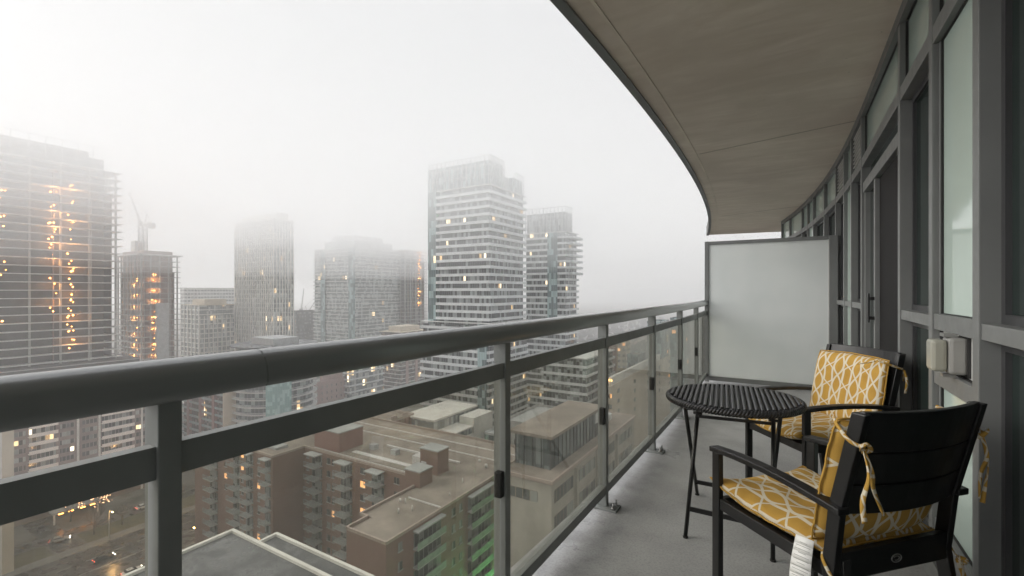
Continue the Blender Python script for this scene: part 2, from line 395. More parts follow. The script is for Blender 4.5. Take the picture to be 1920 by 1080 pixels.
# joint line and drip groove across the soffit are thin recess strips 4 mm proud
struct('ceiling_edge_trim', MB().sweep([(xedge(y), y) for y in ys], [(-.012, HS-.018), (.045, HS-.018), (.045, HS-.004), (-.004, HS-.004), (-.004, HS+.222), (-.012, HS+.222)]), M['frame'])
struct('ceiling_drip_strip', MB().sweep([(xedge(y)+.15, y) for y in ys], [(0, HS-.006), (.018, HS-.006), (.018, HS-.001), (0, HS-.001)]), m_plain('drip_strip', (.66,.59,.49), .8))
jm = MB()
for yj, dx in ((5.05, .35), (9.6, .5)):
    jm.beam((xedge(yj)+.18, yj+dx, HS-.002), (xwall(yj)-.0, yj, HS-.002), .005, .003)
struct('ceiling_joint', jm, m_plain('joint_line', (.30,.26,.21), .9))  # joints drawn as thin strips of darker brown

# ------------------------------------------------------------------ window wall
def yw(u, off=0.0):
    """y where the bearing u meets the wall face"""
    a, b = ray(u); lo, hi = 1.0, 12.6
    for _ in range(60):
        m = (lo+hi)/2
        if a/b*m - (xwall(m)+off) > 0: hi = m
        else: lo = m
    return (lo+hi)/2
ww = empty('window_wall', (0, 0, 0))
tag(ww, 'curved grey metal framed window wall of the balcony with green glass panels, sliding door and vents', 'window wall')
mulls = [-2.4, -1.1, .55, 2.0, yw(1756), yw(1694), yw(1620), yw(1600), yw(1586), yw(1570), yw(1548), yw(1527), yw(1516), yw(1505), yw(1482), yw(1467)]
mulls = [m for m in mulls]
widths = [.055]*len(mulls); widths[3] = .06
DEP = .055
ends = []
def wallpt(y, off): 
    d = .01; t = Vector((xwall(y+d)-xwall(y-d), 2*d)).normalized()
    return Vector((xwall(y)+t.y*off, y-t.x*off))      # off>0 into the building
def bar(y0, y1, z0, z1, o0, o1):
    """box following the wall between y0 and y1; o0..o1 depth offsets"""
    a, b = wallpt(y0, o0), wallpt(y0, o1); c, d = wallpt(y1, o1), wallpt(y1, o0)
    m = MB(); m.prism([tuple(a), tuple(b), tuple(c), tuple(d)], z0, z1); return m
ZH0, ZH1, ZT0, ZT1 = 2.20, 2.275, 1.035, 1.085
for i, y in enumerate(mulls):
    w2 = widths[i]/2
    bar(y-w2, y+w2, .0, HS-.07, -.02, DEP).build('mullion', M['frame'], ww, bevel=.002)
kinds = ['win', 'win', 'win', 'outlet', 'win', 'door', 'vwin', 'span', 'vwin', 'win', 'win', 'span', 'win', 'win', 'span']
tp = MB(); tp.sweep([tuple(wallpt(y, 0)) for y in frange(-2.45, mulls[-1]+.02, 50)], [(-.024, HS-.068), (.056, HS-.068), (.056, HS), (-.024, HS)]); tp.build('top_frame', M['frame'], ww)
sp_m = MB(); sp_m.sweep([tuple(wallpt(y, 0)) for y in frange(-2.45, mulls[-1]+.02, 50)], [(-.03, 0), (.056, 0), (.056, .10), (-.03, .10)]); sp_m.build('sill_curb', M['frame'], ww)
for i, kd in enumerate(kinds):
    a = mulls[i]+widths[i]/2; b = mulls[i+1]-widths[i+1]/2
    # header band panel
    hz0 = ZH1 if kd != 'x' else 0
    bar(a, b, ZH0, ZH1, -.018, DEP).build('transom', M['frame'], ww, bevel=.002)
    if kd in ('vwin',):
        v = bar(a, b, ZH1, HS-.068, .035, .05).build('vent', M['gasket'], ww)
        lm = MB(); n = 9
        for k in range(n):
            z = ZH1+.02+(HS-.068-ZH1-.04)*k/(n-1)
            mm = bar(a+.004, b-.004, z-.004, z+.006, -.004, .034); lm.v += []; o = len(lm.v)
            lm.v += mm.v; lm.f += [tuple(q+o for q in f) for f in mm.f]; lm.sm += mm.sm
        lm.build('louvre', M['parapet'], v)
    else:
        bar(a, b, ZH1, HS-.068, .018, .03).build('spandrel_panel', M['spandrel'], ww)
    if kd == 'span':
        bar(a, b, ZT0, ZT1, -.014, DEP).build('transom', M['frame'], ww, bevel=.002)
        bar(a, b, ZT1, ZH0, .012, .025).build('spandrel_panel', M['spandrel'], ww)
        bar(a, b, .10, ZT0, .012, .025).build('spandrel_panel', M['spandrel'], ww)
    elif kd == 'outlet':
        bar(a, b, ZT0-.005, ZT1+.008, -.014, DEP).build('transom', M['frame'], ww, bevel=.002)
        bar(a, b, ZT1+.008, ZH0, .012, .025).build('spandrel_panel', M['spandrel'], ww)
        bar(a, b, .875, ZT0-.005, .016, .03).build('outlet_panel', M['white_panel'], ww)
        bar(a, b, .81, .875, -.014, DEP).build('transom', M['frame'], ww, bevel=.002)
        bar(a, b, .26, .81, .012, .025).build('spandrel_panel', M['spandrel'], ww)
        bar(a, b, .10, .26, -.012, DEP).build('transom', M['frame'], ww, bevel=.002)
        # thin inner trim around each opening
        for (z0, z1) in ((ZT1+.008, ZH0), (.26, .81)):
            bar(b-.022, b, z0, z1, .002, .012).build('inner_trim', M['frame'], ww)
    elif kd in ('win', 'vwin'):
        bar(a, b, ZT0, ZT1, -.014, DEP).build('transom', M['frame'], ww, bevel=.002)
        for (z0, z1) in ((ZT1, ZH0), (.10, ZT0)):
            wf = bar(a, a+.03, z0, z1, .03, .06); 
            for q in (bar(b-.03, b, z0, z1, .03, .06), bar(a+.03, b-.03, z1-.03, z1, .03, .06), bar(a+.03, b-.03, z0, z0+.03, .03, .06)):
                o = len(wf.v); wf.v += q.v; wf.f += [tuple(t+o for t in f) for f in q.f]; wf.sm += q.sm
            fo = wf.build('window', M['frame_dark'], ww)
            bar(a+.03, b-.03, z0+.03, z1-.03, .045, .052).build('pane', M['window'], fo)
    elif kd == 'door':
        dh0, dh1 = 1.99, 2.07
        bar(a, b, dh0, dh1, -.010, .05).build('door_header', M['frame'], ww, bevel=.002)
        bar(a, b, dh1, ZH0, .04, .05).build('pane', M['window'], ww)
        dr = bar(a, b, .10, .13, -.005, .05).build('sliding_door', M['frame'], ww)
        mid = yw(1641)
        for (p, q, of) in ((a, a+.045, .0), (mid-.03, mid+.03, -.005), (b-.04, b, .0)):
            bar(p, q, .13, dh0, of, .045).build('door_stile', M['frame'], dr, bevel=.002)
        bar(a+.045, mid-.03, .13, dh0, .022, .03).build('pane', M['curtain'], dr)
        bar(mid+.03, b-.04, .13, dh0, .034, .042).build('pane', M['window'], dr)
        bar(a+.10, a+.115, .13, dh0, .008, .0215).build('door_stile', M['frame'], dr)
        hb = bar(mid-.018, mid+.008, .98, 1.005, -.032, -.0055); 
        for q in (bar(mid-.018, mid+.008, 1.12, 1.145, -.032, -.0055), bar(mid-.020, mid+.010, .96, 1.17, -.044, -.0325)):
            o = len(hb.v); hb.v += q.v; hb.f += [tuple(t+o for t in f) for f in q.f]; hb.sm += q.sm
        hb.build('handle', M['black'], dr, bevel=.003)
for i in range(2, 7):
    a = mulls[i]+widths[i]/2; b = mulls[i+1]-widths[i+1]/2
    zz = [(ZH1, HS-.068)] if kinds[i] != 'vwin' else []
    if kinds[i] == 'outlet': zz += [(ZT1+.008, ZH0), (.875, ZT0-.005), (.26, .81)]
    if kinds[i] == 'span': zz += [(ZT1, ZH0), (.10, ZT0)]
    for (z0, z1) in zz:
        gk = MB(); n0 = 0
        for qb in (bar(a, a+.004, z0, z1, .004, .014), bar(b-.0265, b-.022, z0, z1, .004, .0125) if kinds[i] == 'outlet' and z1-z0 > .2 and z1 < 2.25 and not .8 < z0 < .9 else bar(b-.004, b, z0, z1, .004, .014), bar(a+.004, b-.027, z0, z0+.004, .004, .014), bar(a+.004, b-.027, z1-.004, z1, .004, .014)):
            o = len(gk.v); gk.v += qb.v; gk.f += [tuple(t+o for t in f) for f in qb.f]; gk.sm += qb.sm
        gk.build('gasket', M['gasket'], ww)
# outlet with in-use cover
yo = 2.235
ob = MB(); ob.box(.474, .528, yo-.045, yo+.045, .89, 1.022)
out = ob.build('outlet_box', M['outlet'], ww, bevel=.012)
MB().box(.428, .473, yo-.040, yo+.040, .898, 1.012).build('outlet_cover', M['plastic'], out, bevel=.012)
MB().box(.465, .50, yo-.03, yo+.03, 1.022, 1.034).box(.465, .50, yo-.012, yo+.02, .878, .889).build('hinge', M['bolt'], out)
MB().box(.522, .5305, yo-.052, yo+.052, .883, 1.029).build('gasket', M['gasket'], out)
# side wall that closes the building beyond the last window
yl = mulls[-1]
MB().box(xwall(yl)+.06, 1.6, yl-.05, yl+.03, 0, HS).build('end_wall', M['frame'], ww)
MB().box(.62, 1.6, -2.5, yl-.05, .0, HS-.001).build('inner_wall', M['core'], ww)

# ------------------------------------------------------------------ railing
rl = empty('balcony_railing', (0, 0, 0))
tag(rl, 'grey metal balcony railing with round-topped handrail and clear glass panes', 'railing')
ry = frange(-1.6, 6.47, 40)
path = [(xrail(y), y) for y in ry]
hp = []
for k in range(9):
    t = math.pi*k/8; hp.append((.037*math.cos(t), 1.024+.048*math.sin(t)))
hp = hp + [(-.037, 1.010), (-.031, 1.003), (.031, 1.003), (.037, 1.010)]
hr = MB(); hr.sweep(path, hp); h_o = hr.build('handrail', M['handrail'], rl, smooth=True)
h_o.modifiers.new('es', 'EDGE_SPLIT').split_angle = R(50)
for yj in (.52, 3.0, 5.1):
    MB().sweep([(xrail(yj), yj), (xrail(yj+.003), yj+.003)], [(o*1.006, 1.024+(z-1.024)*1.006) for o, z in hp]).build('rail_joint', M['frame'], rl)
posts = [.365+1.04*i for i in range(-1, 6)]
for i, y in enumerate(posts):
    x = xrail(y)
    p = MB(); p.box(x-.027, x+.023, y-.0175, y+.0175, .012, 1.006); po = p.build('post', M['rail'], rl, bevel=.002)
    bm_ = MB().box(x-.085, x+.085, y-.045, y+.045, .0005, .012); bp_ = bm_.build('base_plate', M['rail'], po, bevel=.002)
    for sx in (-.066, .064):
        for sy in (-.026, .026):
            MB().cyl(x+sx, y+sy, .012, .045, .005, 8).cyl(x+sx, y+sy, .012, .022, .011, 6).build('anchor_bolt', M['bolt'], po)
for i in range(len(posts)):
    y0 = posts[i]+.0178
    y1 = posts[i+1]-.0178 if i+1 < len(posts) else 6.47
    pa = [(xrail(y), y) for y in frange(y0, y1, 4)]
    MB().sweep(pa, [(-.009, .878), (.016, .878), (.016, .932), (-.009, .932)]).build('mid_rail', M['rail'], rl)
    MB().sweep(pa, [(-.018, .078), (.02, .078), (.02, .124), (-.018, .124)]).build('bottom_rail', M['rail'], rl)
    MB().sweep([(xrail(y), y) for y in frange(y0+.006, y1-.006, 4)], [(-.003, .118), (.003, .118), (.003, .884), (-.003, .884)]).build('glass_pane', M['glass'], rl)
    if i+1 < len(posts):
        x = xrail(y1); MB().box(x-.012, x+.016, y1-.022, y1+.004, .46, .55).build('glass_clip', M['gasket'], rl, bevel=.003)
MB().box(-1.005, -.965, 6.42, 6.475, 1.01, 1.05).build('wall_bracket', M['bolt'], rl)

# ------------------------------------------------------------------ privacy screen
ps = empty('privacy_screen', (-.97, 6.5, 0)); tag(ps, 'frosted glass privacy screen in grey metal frame at far end of balcony', 'screen')
sw = xwall(6.5)+.97
MB().box(0, .05, -.02, .025, .01, 1.83).build('post', M['frame'], ps, bevel=.002)
MB().box(sw-.085, sw, -.02, .06, .01, 1.83).build('post', M['frame'], ps, bevel=.002)
MB().box(.05, sw-.085, -.018, .02, 1.785, 1.828).build('top_rail', M['frame'], ps, bevel=.002)
MB().box(.05, sw-.085, -.018, .02, .03, .085).build('bottom_rail', M['frame'], ps, bevel=.002)
MB().box(.05, sw-.085, -.005, .003, .085, 1.785).build('frosted_pane', M['frost'], ps)
MB().box(sw-.092, sw-.085, -.016, -.006, .085, 1.785).build('glazing_bead', M['parapet'], ps)

# ------------------------------------------------------------------ bistro table
TX, TY = -.245, 2.47
tb = empty('bistro_table', (TX, TY, 0)); tag(tb, 'round black woven wicker bistro table with folding metal legs', 'table')
top = MB(); Rr = .285; ang = math.atan2(1.0, -.115); dx, dy = math.cos(ang), math.sin(ang); px, py = -dy, dx
n = 25
for i in range(n):
    o = -Rr+(i+.5)*2*Rr/n; L = math.sqrt(max(0, Rr*Rr-o*o))
    seg = max(6, int(L*2/.012)); pts = []; rad = []
    for k in range(seg+1):
        t = -L+2*L*k/seg; pts.append((px*o+dx*t, py*o+dy*t, .674)); rad.append(.0088+.0014*((k+i) % 2))
    top.tube(pts, .012, 8, radii=rad)
top.build('woven_top', M['wicker'], tb)
MB().cyl(0, 0, .652, .668, Rr, 64).build('top_base', M['wicker'], tb)
rim = MB(); K = 420; prof = 8
for s in range(3):
    pts = []
    for k in range(K):
        t = 2*math.pi*k/K; ph = t*44+s*2*math.pi/3
        rr = .292+.007*math.cos(ph); pts.append((rr*math.cos(t), rr*math.sin(t), .664+.010*math.sin(ph)))
    rim.tube(pts, .0072, 6, closed=True)
rim.build('braided_rim', M['wicker'], tb)
def L_(x, y, z): return (x-TX, y-TY, z)
legs = [((-.43, 2.29, .65), (-.47, 2.87, .008)), ((-.385, 2.37, .605), (-.437, 2.343, .008)), ((-.07, 2.41, .60), (-.07, 2.336, .008)), ((-.04, 2.42, .65), (-.10, 2.86, .008))]
for a, b in legs:
    lg = MB().tube([L_(*a), L_(*b)], .0095, 10).build('leg', M['black'], tb)
    MB().tube([L_(*b), (b[0]-TX, b[1]-TY, .0)], .012, 10).build('foot_cap', M['gasket'], lg)
def lerp(a, b, t): return tuple(a[i]+(b[i]-a[i])*t for i in range(3))
def lz(leg, z): a, b = leg; return lerp(a, b, (a[2]-z)/(a[2]-b[2]))
for i, j, z in ((1, 2, .14), (0, 3, .11), (1, 2, .585), (0, 3, .63)):
    MB().beam(L_(*lz(legs[i], z)), L_(*lz(legs[j], z)), .007, .022 if z < .3 else .014).build('crossbar', M['black'], tb)
for a in (legs[1][0], legs[2][0]):
    MB().beam(L_(a[0], a[1], .655), L_(a[0], a[1], .57), .012, .02).tube([L_(a[0]-.02, a[1], .60), L_(a[0]+.02, a[1], .60)], .007, 8).build('hinge', M['black'], tb)

# ------------------------------------------------------------------ chairs (x forward, y left)
def make_chair(name):
    c = empty(name)
    WF, WB = .226, .222
    def armz(x): return .603 - .016*((x-.02)/.26)**2
    def side(x): return WB+(WF-WB)*(x+.24)/.48
    for s in (1, -1):
        y = s*WF
        MB().box(.222, .258, y-.011, y+.011, 0, .580).build('front_leg', M['black'], c, bevel=.003)
        pts = [(-.275, 0), (-.212, .40), (-.232, .58), (-.300, .862)]
        rp = MB(); y = s*WB
        prof = [(x-.019, z) for x, z in pts] + [(x+.019, z) for x, z in reversed(pts)]
        m = len(prof)
        rp.v += [(x, y-.012, z) for x, z in prof]+[(x, y+.012, z) for x, z in prof]
        for a in range(3):
            i0, i1, i2, i3 = a, a+1, m-2-a, m-1-a
            rp.f.append((i0, i1, i2, i3)); rp.f.append((m+i3, m+i2, m+i1, m+i0)); rp.sm += [False]*2
        for a in range(m):
            b = (a+1) % m; rp.f.append((a, b, m+b, m+a)); rp.sm.append(False)
        rp.build('rear_post', M['black'], c, bevel=.003)
        am = MB(); xs = frange(.262, -.262, 8)
        for x in xs:
            z = armz(x); y = s*(side(x)+(.012 if x < -.2 else .012*(.262-x)/.46))
            am.v += [(x, y-.021, z-.010), (x, y+.021, z-.010), (x, y+.021, z+.009), (x, y-.021, z+.009)]
        for k in range(8):
            for j in range(4):
                am.f.append((k*4+j, k*4+(j+1) % 4, k*4+4+(j+1) % 4, k*4+4+j)); am.sm.append(False)
        am.f += [(0, 3, 2, 1), (32, 33, 34, 35)]; am.sm += [False]*2
        am.build('armrest', M['black'], c, bevel=.003)
        y = s*WB; MB().box(-.20, .2215, y-.010, y+.010, .372, .412).build('side_rail', M['black'], c, bevel=.002)
    MB().box(.222, .246, -WF+.0115, WF-.0115, .370, .410).build('front_rail', M['black'], c, bevel=.002)
    br = MB().box(-.232, -.212, -WB+.0125, WB-.0125, .372, .452).build('rear_rail', M['black'], c, bevel=.002)
    bd = MB(); pp = [(-.2335, .019*math.cos(a), .408+.0115*math.sin(a)) for a in frange(0, 2*math.pi, 28)[:-1]]
    bd.tube(pp, .0016, 6, closed=True); bd.tube([(-.2335, .011*math.cos(a), .408+.006*math.sin(a)) for a in frange(.6, 5.2, 18)], .0012, 5)
    bd.build('badge', M['bolt'], br)
    for k in range(6):
        x = -.19+k*.07; MB().box(x, x+.055, -WB+.0125, WB-.0125, .388, .400).build('seat_slat', M['black'], c)
    for (z0, z1) in ((.566, .654), (.657, .747), (.750, .866)):
        sl_ = MB(); N = 14
        for k in range(N+1):
            yy_ = -WB+2*WB*k/N
            bow = -.034*(1-(yy_/WB)**2)
            for (z, th) in ((z0, -.009), (z0, .009), (z1, .009), (z1, -.009)):
                xb = -.232-(z-.58)*.24
                sl_.v.append((xb+bow+th, yy_*.99, z))
        for k in range(N):
            for j in range(4):
                sl_.f.append((k*4+j, k*4+(j+1) % 4, k*4+4+(j+1) % 4, k*4+4+j)); sl_.sm.append(False)
        e = N*4; sl_.f += [(0, 3, 2, 1), (e, e+1, e+2, e+3)]; sl_.sm += [False]*2
        sl_.build('back_slat', M['black'], c, bevel=.003)
    return c
def pad(name, fn, nu, nv, lu, lv, th, parent, seed):
    """pillow: fn(u,v,h) maps pad metres to chair space; thickness swells to th in the middle"""
    me = bpy.data.meshes.new(name); bm = bmesh.new(); uvl = bm.loops.layers.uv.new("UVMap")
    G = [{}, {}]; r_ = random.Random(seed); ox, oy = r_.random()*10, r_.random()*10
    for side in (0, 1):
        for i in range(nu+1):
            for j in range(nv+1):
                a = -1+2*i/nu; b = -1+2*j/nv
                if side == 1 and (i in (0, nu) or j in (0, nv)): G[1][i, j] = G[0][i, j]; continue
                prof = ((1-abs(a)**4.5)*(1-abs(b)**4.5))**.5
                wr = noise.noise(Vector((a*2.2+ox, b*2.2+oy, side*3)))*.010 + noise.noise(Vector((a*5+ox, b*5+oy, side*3)))*.005
                edge = min(1-abs(a), 1-abs(b)); pk = .004*math.exp(-edge*9)*noise.noise(Vector((a*9+ox, b*9, 5)))
                h = (th/2*prof+wr*prof+pk)*(1 if side == 0 else -1)
                cr = 1-.035*(a*a*b*b)**1
                G[side][i, j] = bm.verts.new(fn(a*lu/2*cr+noise.noise(Vector((b*2.5, ox, 1)))*.005*abs(a), b*lv/2*cr+noise.noise(Vector((a*2.5, oy, 2)))*.005*abs(b), h))
    for side in (0, 1):
        for i in range(nu):
            for j in range(nv):
                q = [(i, j), (i+1, j), (i+1, j+1), (i, j+1)]
                if side: q = q[::-1]
                vs = [G[side][k] for k in q]
                try: f = bm.faces.new(vs)
                except ValueError: continue
                f.smooth = True
                for lp, k in zip(f.loops, q): lp[uvl].uv = ((k[0]/nu)*lu+ox, (k[1]/nv)*lv+oy)
    loop = [G[0][i, 0].co.copy() for i in range(nu)]+[G[0][nu, j].co.copy() for j in range(nv)]+[G[0][i, nv].co.copy() for i in range(nu, 0, -1)]+[G[0][0, j].co.copy() for j in range(nv, 0, -1)]
    bmesh.ops.recalc_face_normals(bm, faces=bm.faces); bm.to_mesh(me); bm.free()
    me.materials.append(M['cushion']); o = bpy.data.objects.new(name, me); col.objects.link(o); o.parent = parent
    s = o.modifiers.new('s', 'SUBSURF'); s.levels = 1; s.render_levels = 1
    MB().tube(loop, .0032, 6, closed=True).build('piping', M['cushion'], o)
    return o
def ribbon(pts, w, parent, tw=0.0, name='tie'):
    """flat fabric strip with a little fold, following points"""
    P = [Vector(p) for p in pts]; fine = []
    for i in range(len(P)-1):
        for k in range(5):
            t = k/5; p0 = P[max(i-1, 0)]; p1, p2 = P[i], P[i+1]; p3 = P[min(i+2, len(P)-1)]
            fine.append(.5*((2*p1)+(-p0+p2)*t+(2*p0-5*p1+4*p2-p3)*t*t+(-p0+3*p1-3*p2+p3)*t**3))
    fine.append(P[-1]); me = bpy.data.meshes.new(name); bm = bmesh.new(); uvl = bm.loops.layers.uv.new("UVMap"); rows = []
    for i, p in enumerate(fine):
        d = (fine[min(i+1, len(fine)-1)]-fine[max(i-1, 0)]).normalized(); a = tw+i*.14
        s = d.cross(Vector((math.cos(a), math.sin(a), .1))).normalized(); n_ = s.cross(d).normalized()
        rows.append([bm.verts.new(p+s*w*q/2+n_*(.002 if q == 0 else 0)) for q in (-1, 0, 1)])
    for i in range(len(rows)-1):
        for j in (0, 1):
            f = bm.faces.new((rows[i][j], rows[i][j+1], rows[i+1][j+1], rows[i+1][j])); f.smooth = True
            for lp, (a, b) in zip(f.loops, ((i, j), (i, j+1), (i+1, j+1), (i+1, j))): lp[uvl].uv = (a*.012+tw, b*.02)
    bm.to_mesh(me); bm.free(); me.materials.append(M['cushion']); o = bpy.data.objects.new(name, me); col.objects.link(o); o.parent = parent
    m = o.modifiers.new('so', 'SOLIDIFY'); m.thickness = .0015
    return o
def make_cushion(loc, rz, seed):
    c = empty('chair_cushion', loc, rz)
    def seat(u, v, h):   # u across (y), v along x
        x = .045+v; cf = max(0, (x-.12)/.17)*(abs(u)/.22)**3
        return Vector((x, u, .447+h-.008*(u/.22)**2+.028*cf-.02*max(0, (x-.22)/.07)*(1-(u/.22)**2)))
    sp_ = pad('seat_pad', seat, 30, 30, .462, .49, .07, c, seed)
    def back(u, v, h):
        z = .640+v; xb = -.158-(z-.47)*.21
        return Vector((xb-.026*(1-(u/.22)**2)+h, u, z))
    bp_ = pad('back_pad', back, 30, 28, .462, .385, .085, c, seed+1)
    return c, sp_, bp_
ch1 = make_chair('patio_chair'); ch1.location = (.111, 3.075, 0); ch1.rotation_euler.z = R(218.5)
tag(ch1, 'black metal patio armchair behind the bistro table, facing the railing, by the sliding door', 'chair', 'black patio armchairs')
ch2 = copy_tree(ch1); ch2.location = (.092, 1.895, 0); ch2.rotation_euler.z = R(136.8)
tag(ch2, 'black metal patio armchair in the foreground, seen from behind with its slatted back', 'chair', 'black patio armchairs')
cu1, s1, b1 = make_cushion(ch1.location, ch1.rotation_euler.z, 3)
tag(cu1, 'mustard yellow lattice patterned cushion on the chair behind the bistro table', 'cushion', 'mustard patterned chair cushions')
cu2, s2, b2 = make_cushion(ch2.location, ch2.rotation_euler.z, 11)
tag(cu2, 'mustard yellow lattice patterned cushion with white care tag on the foreground chair', 'cushion', 'mustard patterned chair cushions')
# ties of the foreground cushion
for s in (1, -1):
    zz = .775; y = s*.236
    ribbon([(-.205, s*.205, zz+.055), (-.235, s*.228, zz+.04), (-.285, y+s*.006, zz+.01), (-.312, y-s*.012, zz)], .010, cu2, s)
    ribbon([(-.305, y-s*.01, zz), (-.322, y-s*.008, zz-.07), (-.312, y-s*.002, zz-.14), (-.31, y-s*.012, zz-.20)], .013, cu2, .4*s)
    ribbon([(-.305, y-s*.01, zz), (-.324, y-s*.018, zz-.06), (-.318, y-s*.032, zz-.11), (-.328, y-s*.055, zz-.175)], .010, cu2, 1.2)
    ribbon([(-.30, y-s*.01, zz-.008), (-.312, y+s*.004, zz+.006), (-.320, y-s*.010, zz+.010), (-.314, y-s*.026, zz-.008), (-.302, y-s*.010, zz-.012)], .012, cu2, .2)
for s in (1, -1):
    y = s*.236; zz = .375
    ribbon([(-.18, s*.212, .44), (-.20, s*.238, .425), (-.235, y+s*.004, zz+.01), (-.25, y, zz)], .010, cu2, s)
    ribbon([(-.245, y, zz), (-.266, y+.004, zz-.07), (-.258, y+.010, zz-.14), (-.265, y+.002, zz-.25)], .015, cu2, .7*s)
    ribbon([(-.245, y, zz), (-.262, y-.012, zz-.08), (-.268, y-.020, zz-.15), (-.272, y-.034, zz-.22)], .011, cu2, 1.5)
    ribbon([(-.24, y, zz), (-.254, y+.010, zz+.010), (-.264, y, zz+.008), (-.254, y-.010, zz-.010), (-.244, y, zz-.008)], .012, cu2, .5)
ribbon([(-.19, .20, .825), (-.22, .232, .81), (-.27, .245, .79), (-.30, .235, .78), (-.31, .225, .72)], .011, cu1, .3)
ribbon([(-.185, .19, .822), (-.17, .14, .805), (-.165, .10, .792)], .010, cu1, .6)
ribbon([(-.30, .238, .78), (-.31, .245, .72), (-.305, .24, .66)], .012, cu1, .1)
# care tag (white) with printed lines, black and cream strip with letters
tagm = MB(); cols_ = 6
P0 = [(-.145, .262, .415), (-.150, .283, .30)]
tv = []
for k in range(7):
    t = k/6; tv.append(((-.176-.010*t, .240+.022*math.sin(t*1.6), .462-.125*t), (-.118-.002*t, .243+.028*math.sin(t*1.4), .462-.125*t-.008)))
for k in range(6): tagm.quad(tv[k][0], tv[k][1], tv[k+1][1], tv[k+1][0])
to = tagm.build('care_tag', M['white_cloth'], cu2, smooth=True); so = to.modifiers.new('so', 'SOLIDIFY'); so.thickness = .0012; so.offset = 0
pl = MB()
for k in range(11):
    t = .12+.075*k; i = min(5, int(t*6)); f = t*6-i
    a = Vector(tv[i][0]).lerp(Vector(tv[i+1][0]), f); b = Vector(tv[i][1]).lerp(Vector(tv[i+1][1]), f); n_ = Vector((0, .0014, 0))
    w0, w1 = (.12, .88) if k % 3 else (.3, .7)
    p, q = a.lerp(b, w0)+n_, a.lerp(b, w1)+n_
    pl.beam(p, q, .0004, .0016)
pl.build('printed_lines', m_plain('tag_ink', (.35,.35,.35), .8), to)
st_ = MB(); a0, a1 = Vector((-.262, .226, .452)), Vector((-.270, .218, .285))
st_.beam(a0, a1, .026, .0015, up=(-1, 0, 0)); so_ = st_.build('letter_strap', M['gasket'], cu2)
fc = bpy.data.curves.new('tmp_text', 'FONT'); fc.body = "BIKE"; fc.size = .033; fc.extrude = .0006; fc.align_x = 'CENTER'
tob = bpy.data.objects.new('tmp', fc); col.objects.link(tob); bpy.context.view_layer.update()
me = bpy.data.meshes.new_from_object(tob); bpy.data.objects.remove(tob)
me.materials.append(m_plain('cream_ink', (.6,.56,.46), .8)); lt = bpy.data.objects.new('lettering', me); col.objects.link(lt); lt.parent = so_
# text reads upwards along the strap, facing backwards (-x)
zx = (a0-a1).normalized(); nrm = Vector((-1, 0, 0)); yax = nrm.cross(zx)
mt = Matrix((zx, yax, nrm)).transposed().to_4x4(); mt.translation = (a0+a1)/2+Vector((-.0014, -.011, 0)); lt.matrix_local = mt

# ================================================================== CITY
SLABW = {}
def tower_root(name, x0, x1, y0, y1, label, cat='tower', group=None):
    r = empty(name, ((x0+x1)/2, (y0+y1)/2, GZ)); tag(r, label, cat, group)
    return r, (x1-x0)/2, (y1-y0)/2
def band_tower(name, rc, ztop, label, glz, bandm, fh=3.0, band=1.1, over=1.2, zbot=GZ, cat='tower', top=None, skip=0, roofm=None, zfrom=None, bandt=.18, group=None):
    x0, x1, y0, y1 = rc; r, a, b = tower_root(name, x0, x1, y0, y1, label, cat, group)
    h = ztop-GZ; n = int((h if zfrom is None else ztop-zfrom)/fh)
    # one glazed storey and one balcony band per floor
    zs = h-n*fh
    if zs > .5: MB().box(-a, a, -b, b, 0, zs).build('podium', M['concrete'], r)
    for k in range(n):
        z = zs+k*fh
        MB().box(-a, a, -b, b, z+.22, z+fh).build('glazed_storey', glz, r)
        MB().box(-a-over, a+over, -b-over, b+over, z, z+.22).build('floor_slab', M['concrete_lt'], r)
        MB().ring(-a-over-.01, a+over+.01, -b-over-.01, b+over+.01, z-.02, z+band, bandt).build('balcony_band', bandm, r)
    MB().box(-a-over, a+over, -b-over, b+over, h, h+.4).build('roof', roofm or M['concrete_lt'], r)
    return r, a, b, h

# --- F: the main white banded tower
rcF = rect(807, 918, 985, 186); gF = m_glazing('tower_glazing_grey', (.02,.025,.027), (.30,.33,.33), 1.15, 3.05, .032, lite=.42, z0=.1)
gTeal = m_glazing('tower_glazing_teal', (.06,.10,.105), (.30,.40,.40), 1.3, 3.05, .01, frame=(.2,.24,.24), lite=.5)
x0, x1, y0, y1 = rcF; ztF = 44.0
rF, a, b, h = band_tower('residential_tower', (x0+4.2, x1-1.2, y0+1.2, y1), ztF, 'tallest white banded residential tower right of centre, its glass crown fading into fog', gF, M['white_slab'], 3.05, 1.15, 1.2)
# glass corner strip on the left, steel and glass crown
MB().box(-a-5.9, -a-1.25, -b-.9, b, 55, h+10).build('glass_strip', gTeal, rF)
cr = MB()
cr.box(-a-4.8, a+.3, -b-.4, -b+10, h+.42, h+10.2).box(a-6, a+.3, b-9.5, b-1, h+.42, h+7).build('crown_glazing', gTeal, rF)
MB().box(-a+9, a-2, -b+9.2, b-2, h+.42, h+7).build('mechanical_penthouse', M['graycon'], rF)
ct = MB()
for i in range(15):
    x = -a-5.2+(2*a+5.9)*i/14
    ct.box(x-.16, x+.16, -b-1.1, -b-.8, h+.4, h+12.2-.0)
for z in (h+4.2, h+8.2, h+11.9): ct.box(-a-5.2, a+.7, -b-1.08, -b-.84, z, z+.3)
for i in range(9):
    y = -b+2*b*i/8*.36; ct.box(a+.9, a+1.2, y-.15, y+.15, h+.4, h+12.2)
for z in (h+4.2, h+8.2, h+11.9): ct.box(a+.92, a+1.18, -b-1, -b+2*b*.36, z, z+.3)
ct.build('crown_lattice', M['graycon'], rF); ct = MB()
for i in range(5):
    y = b-1.2-i*2; ct.box(a+.9, a+1.2, y-.15, y+.15, h+.4, h+9)
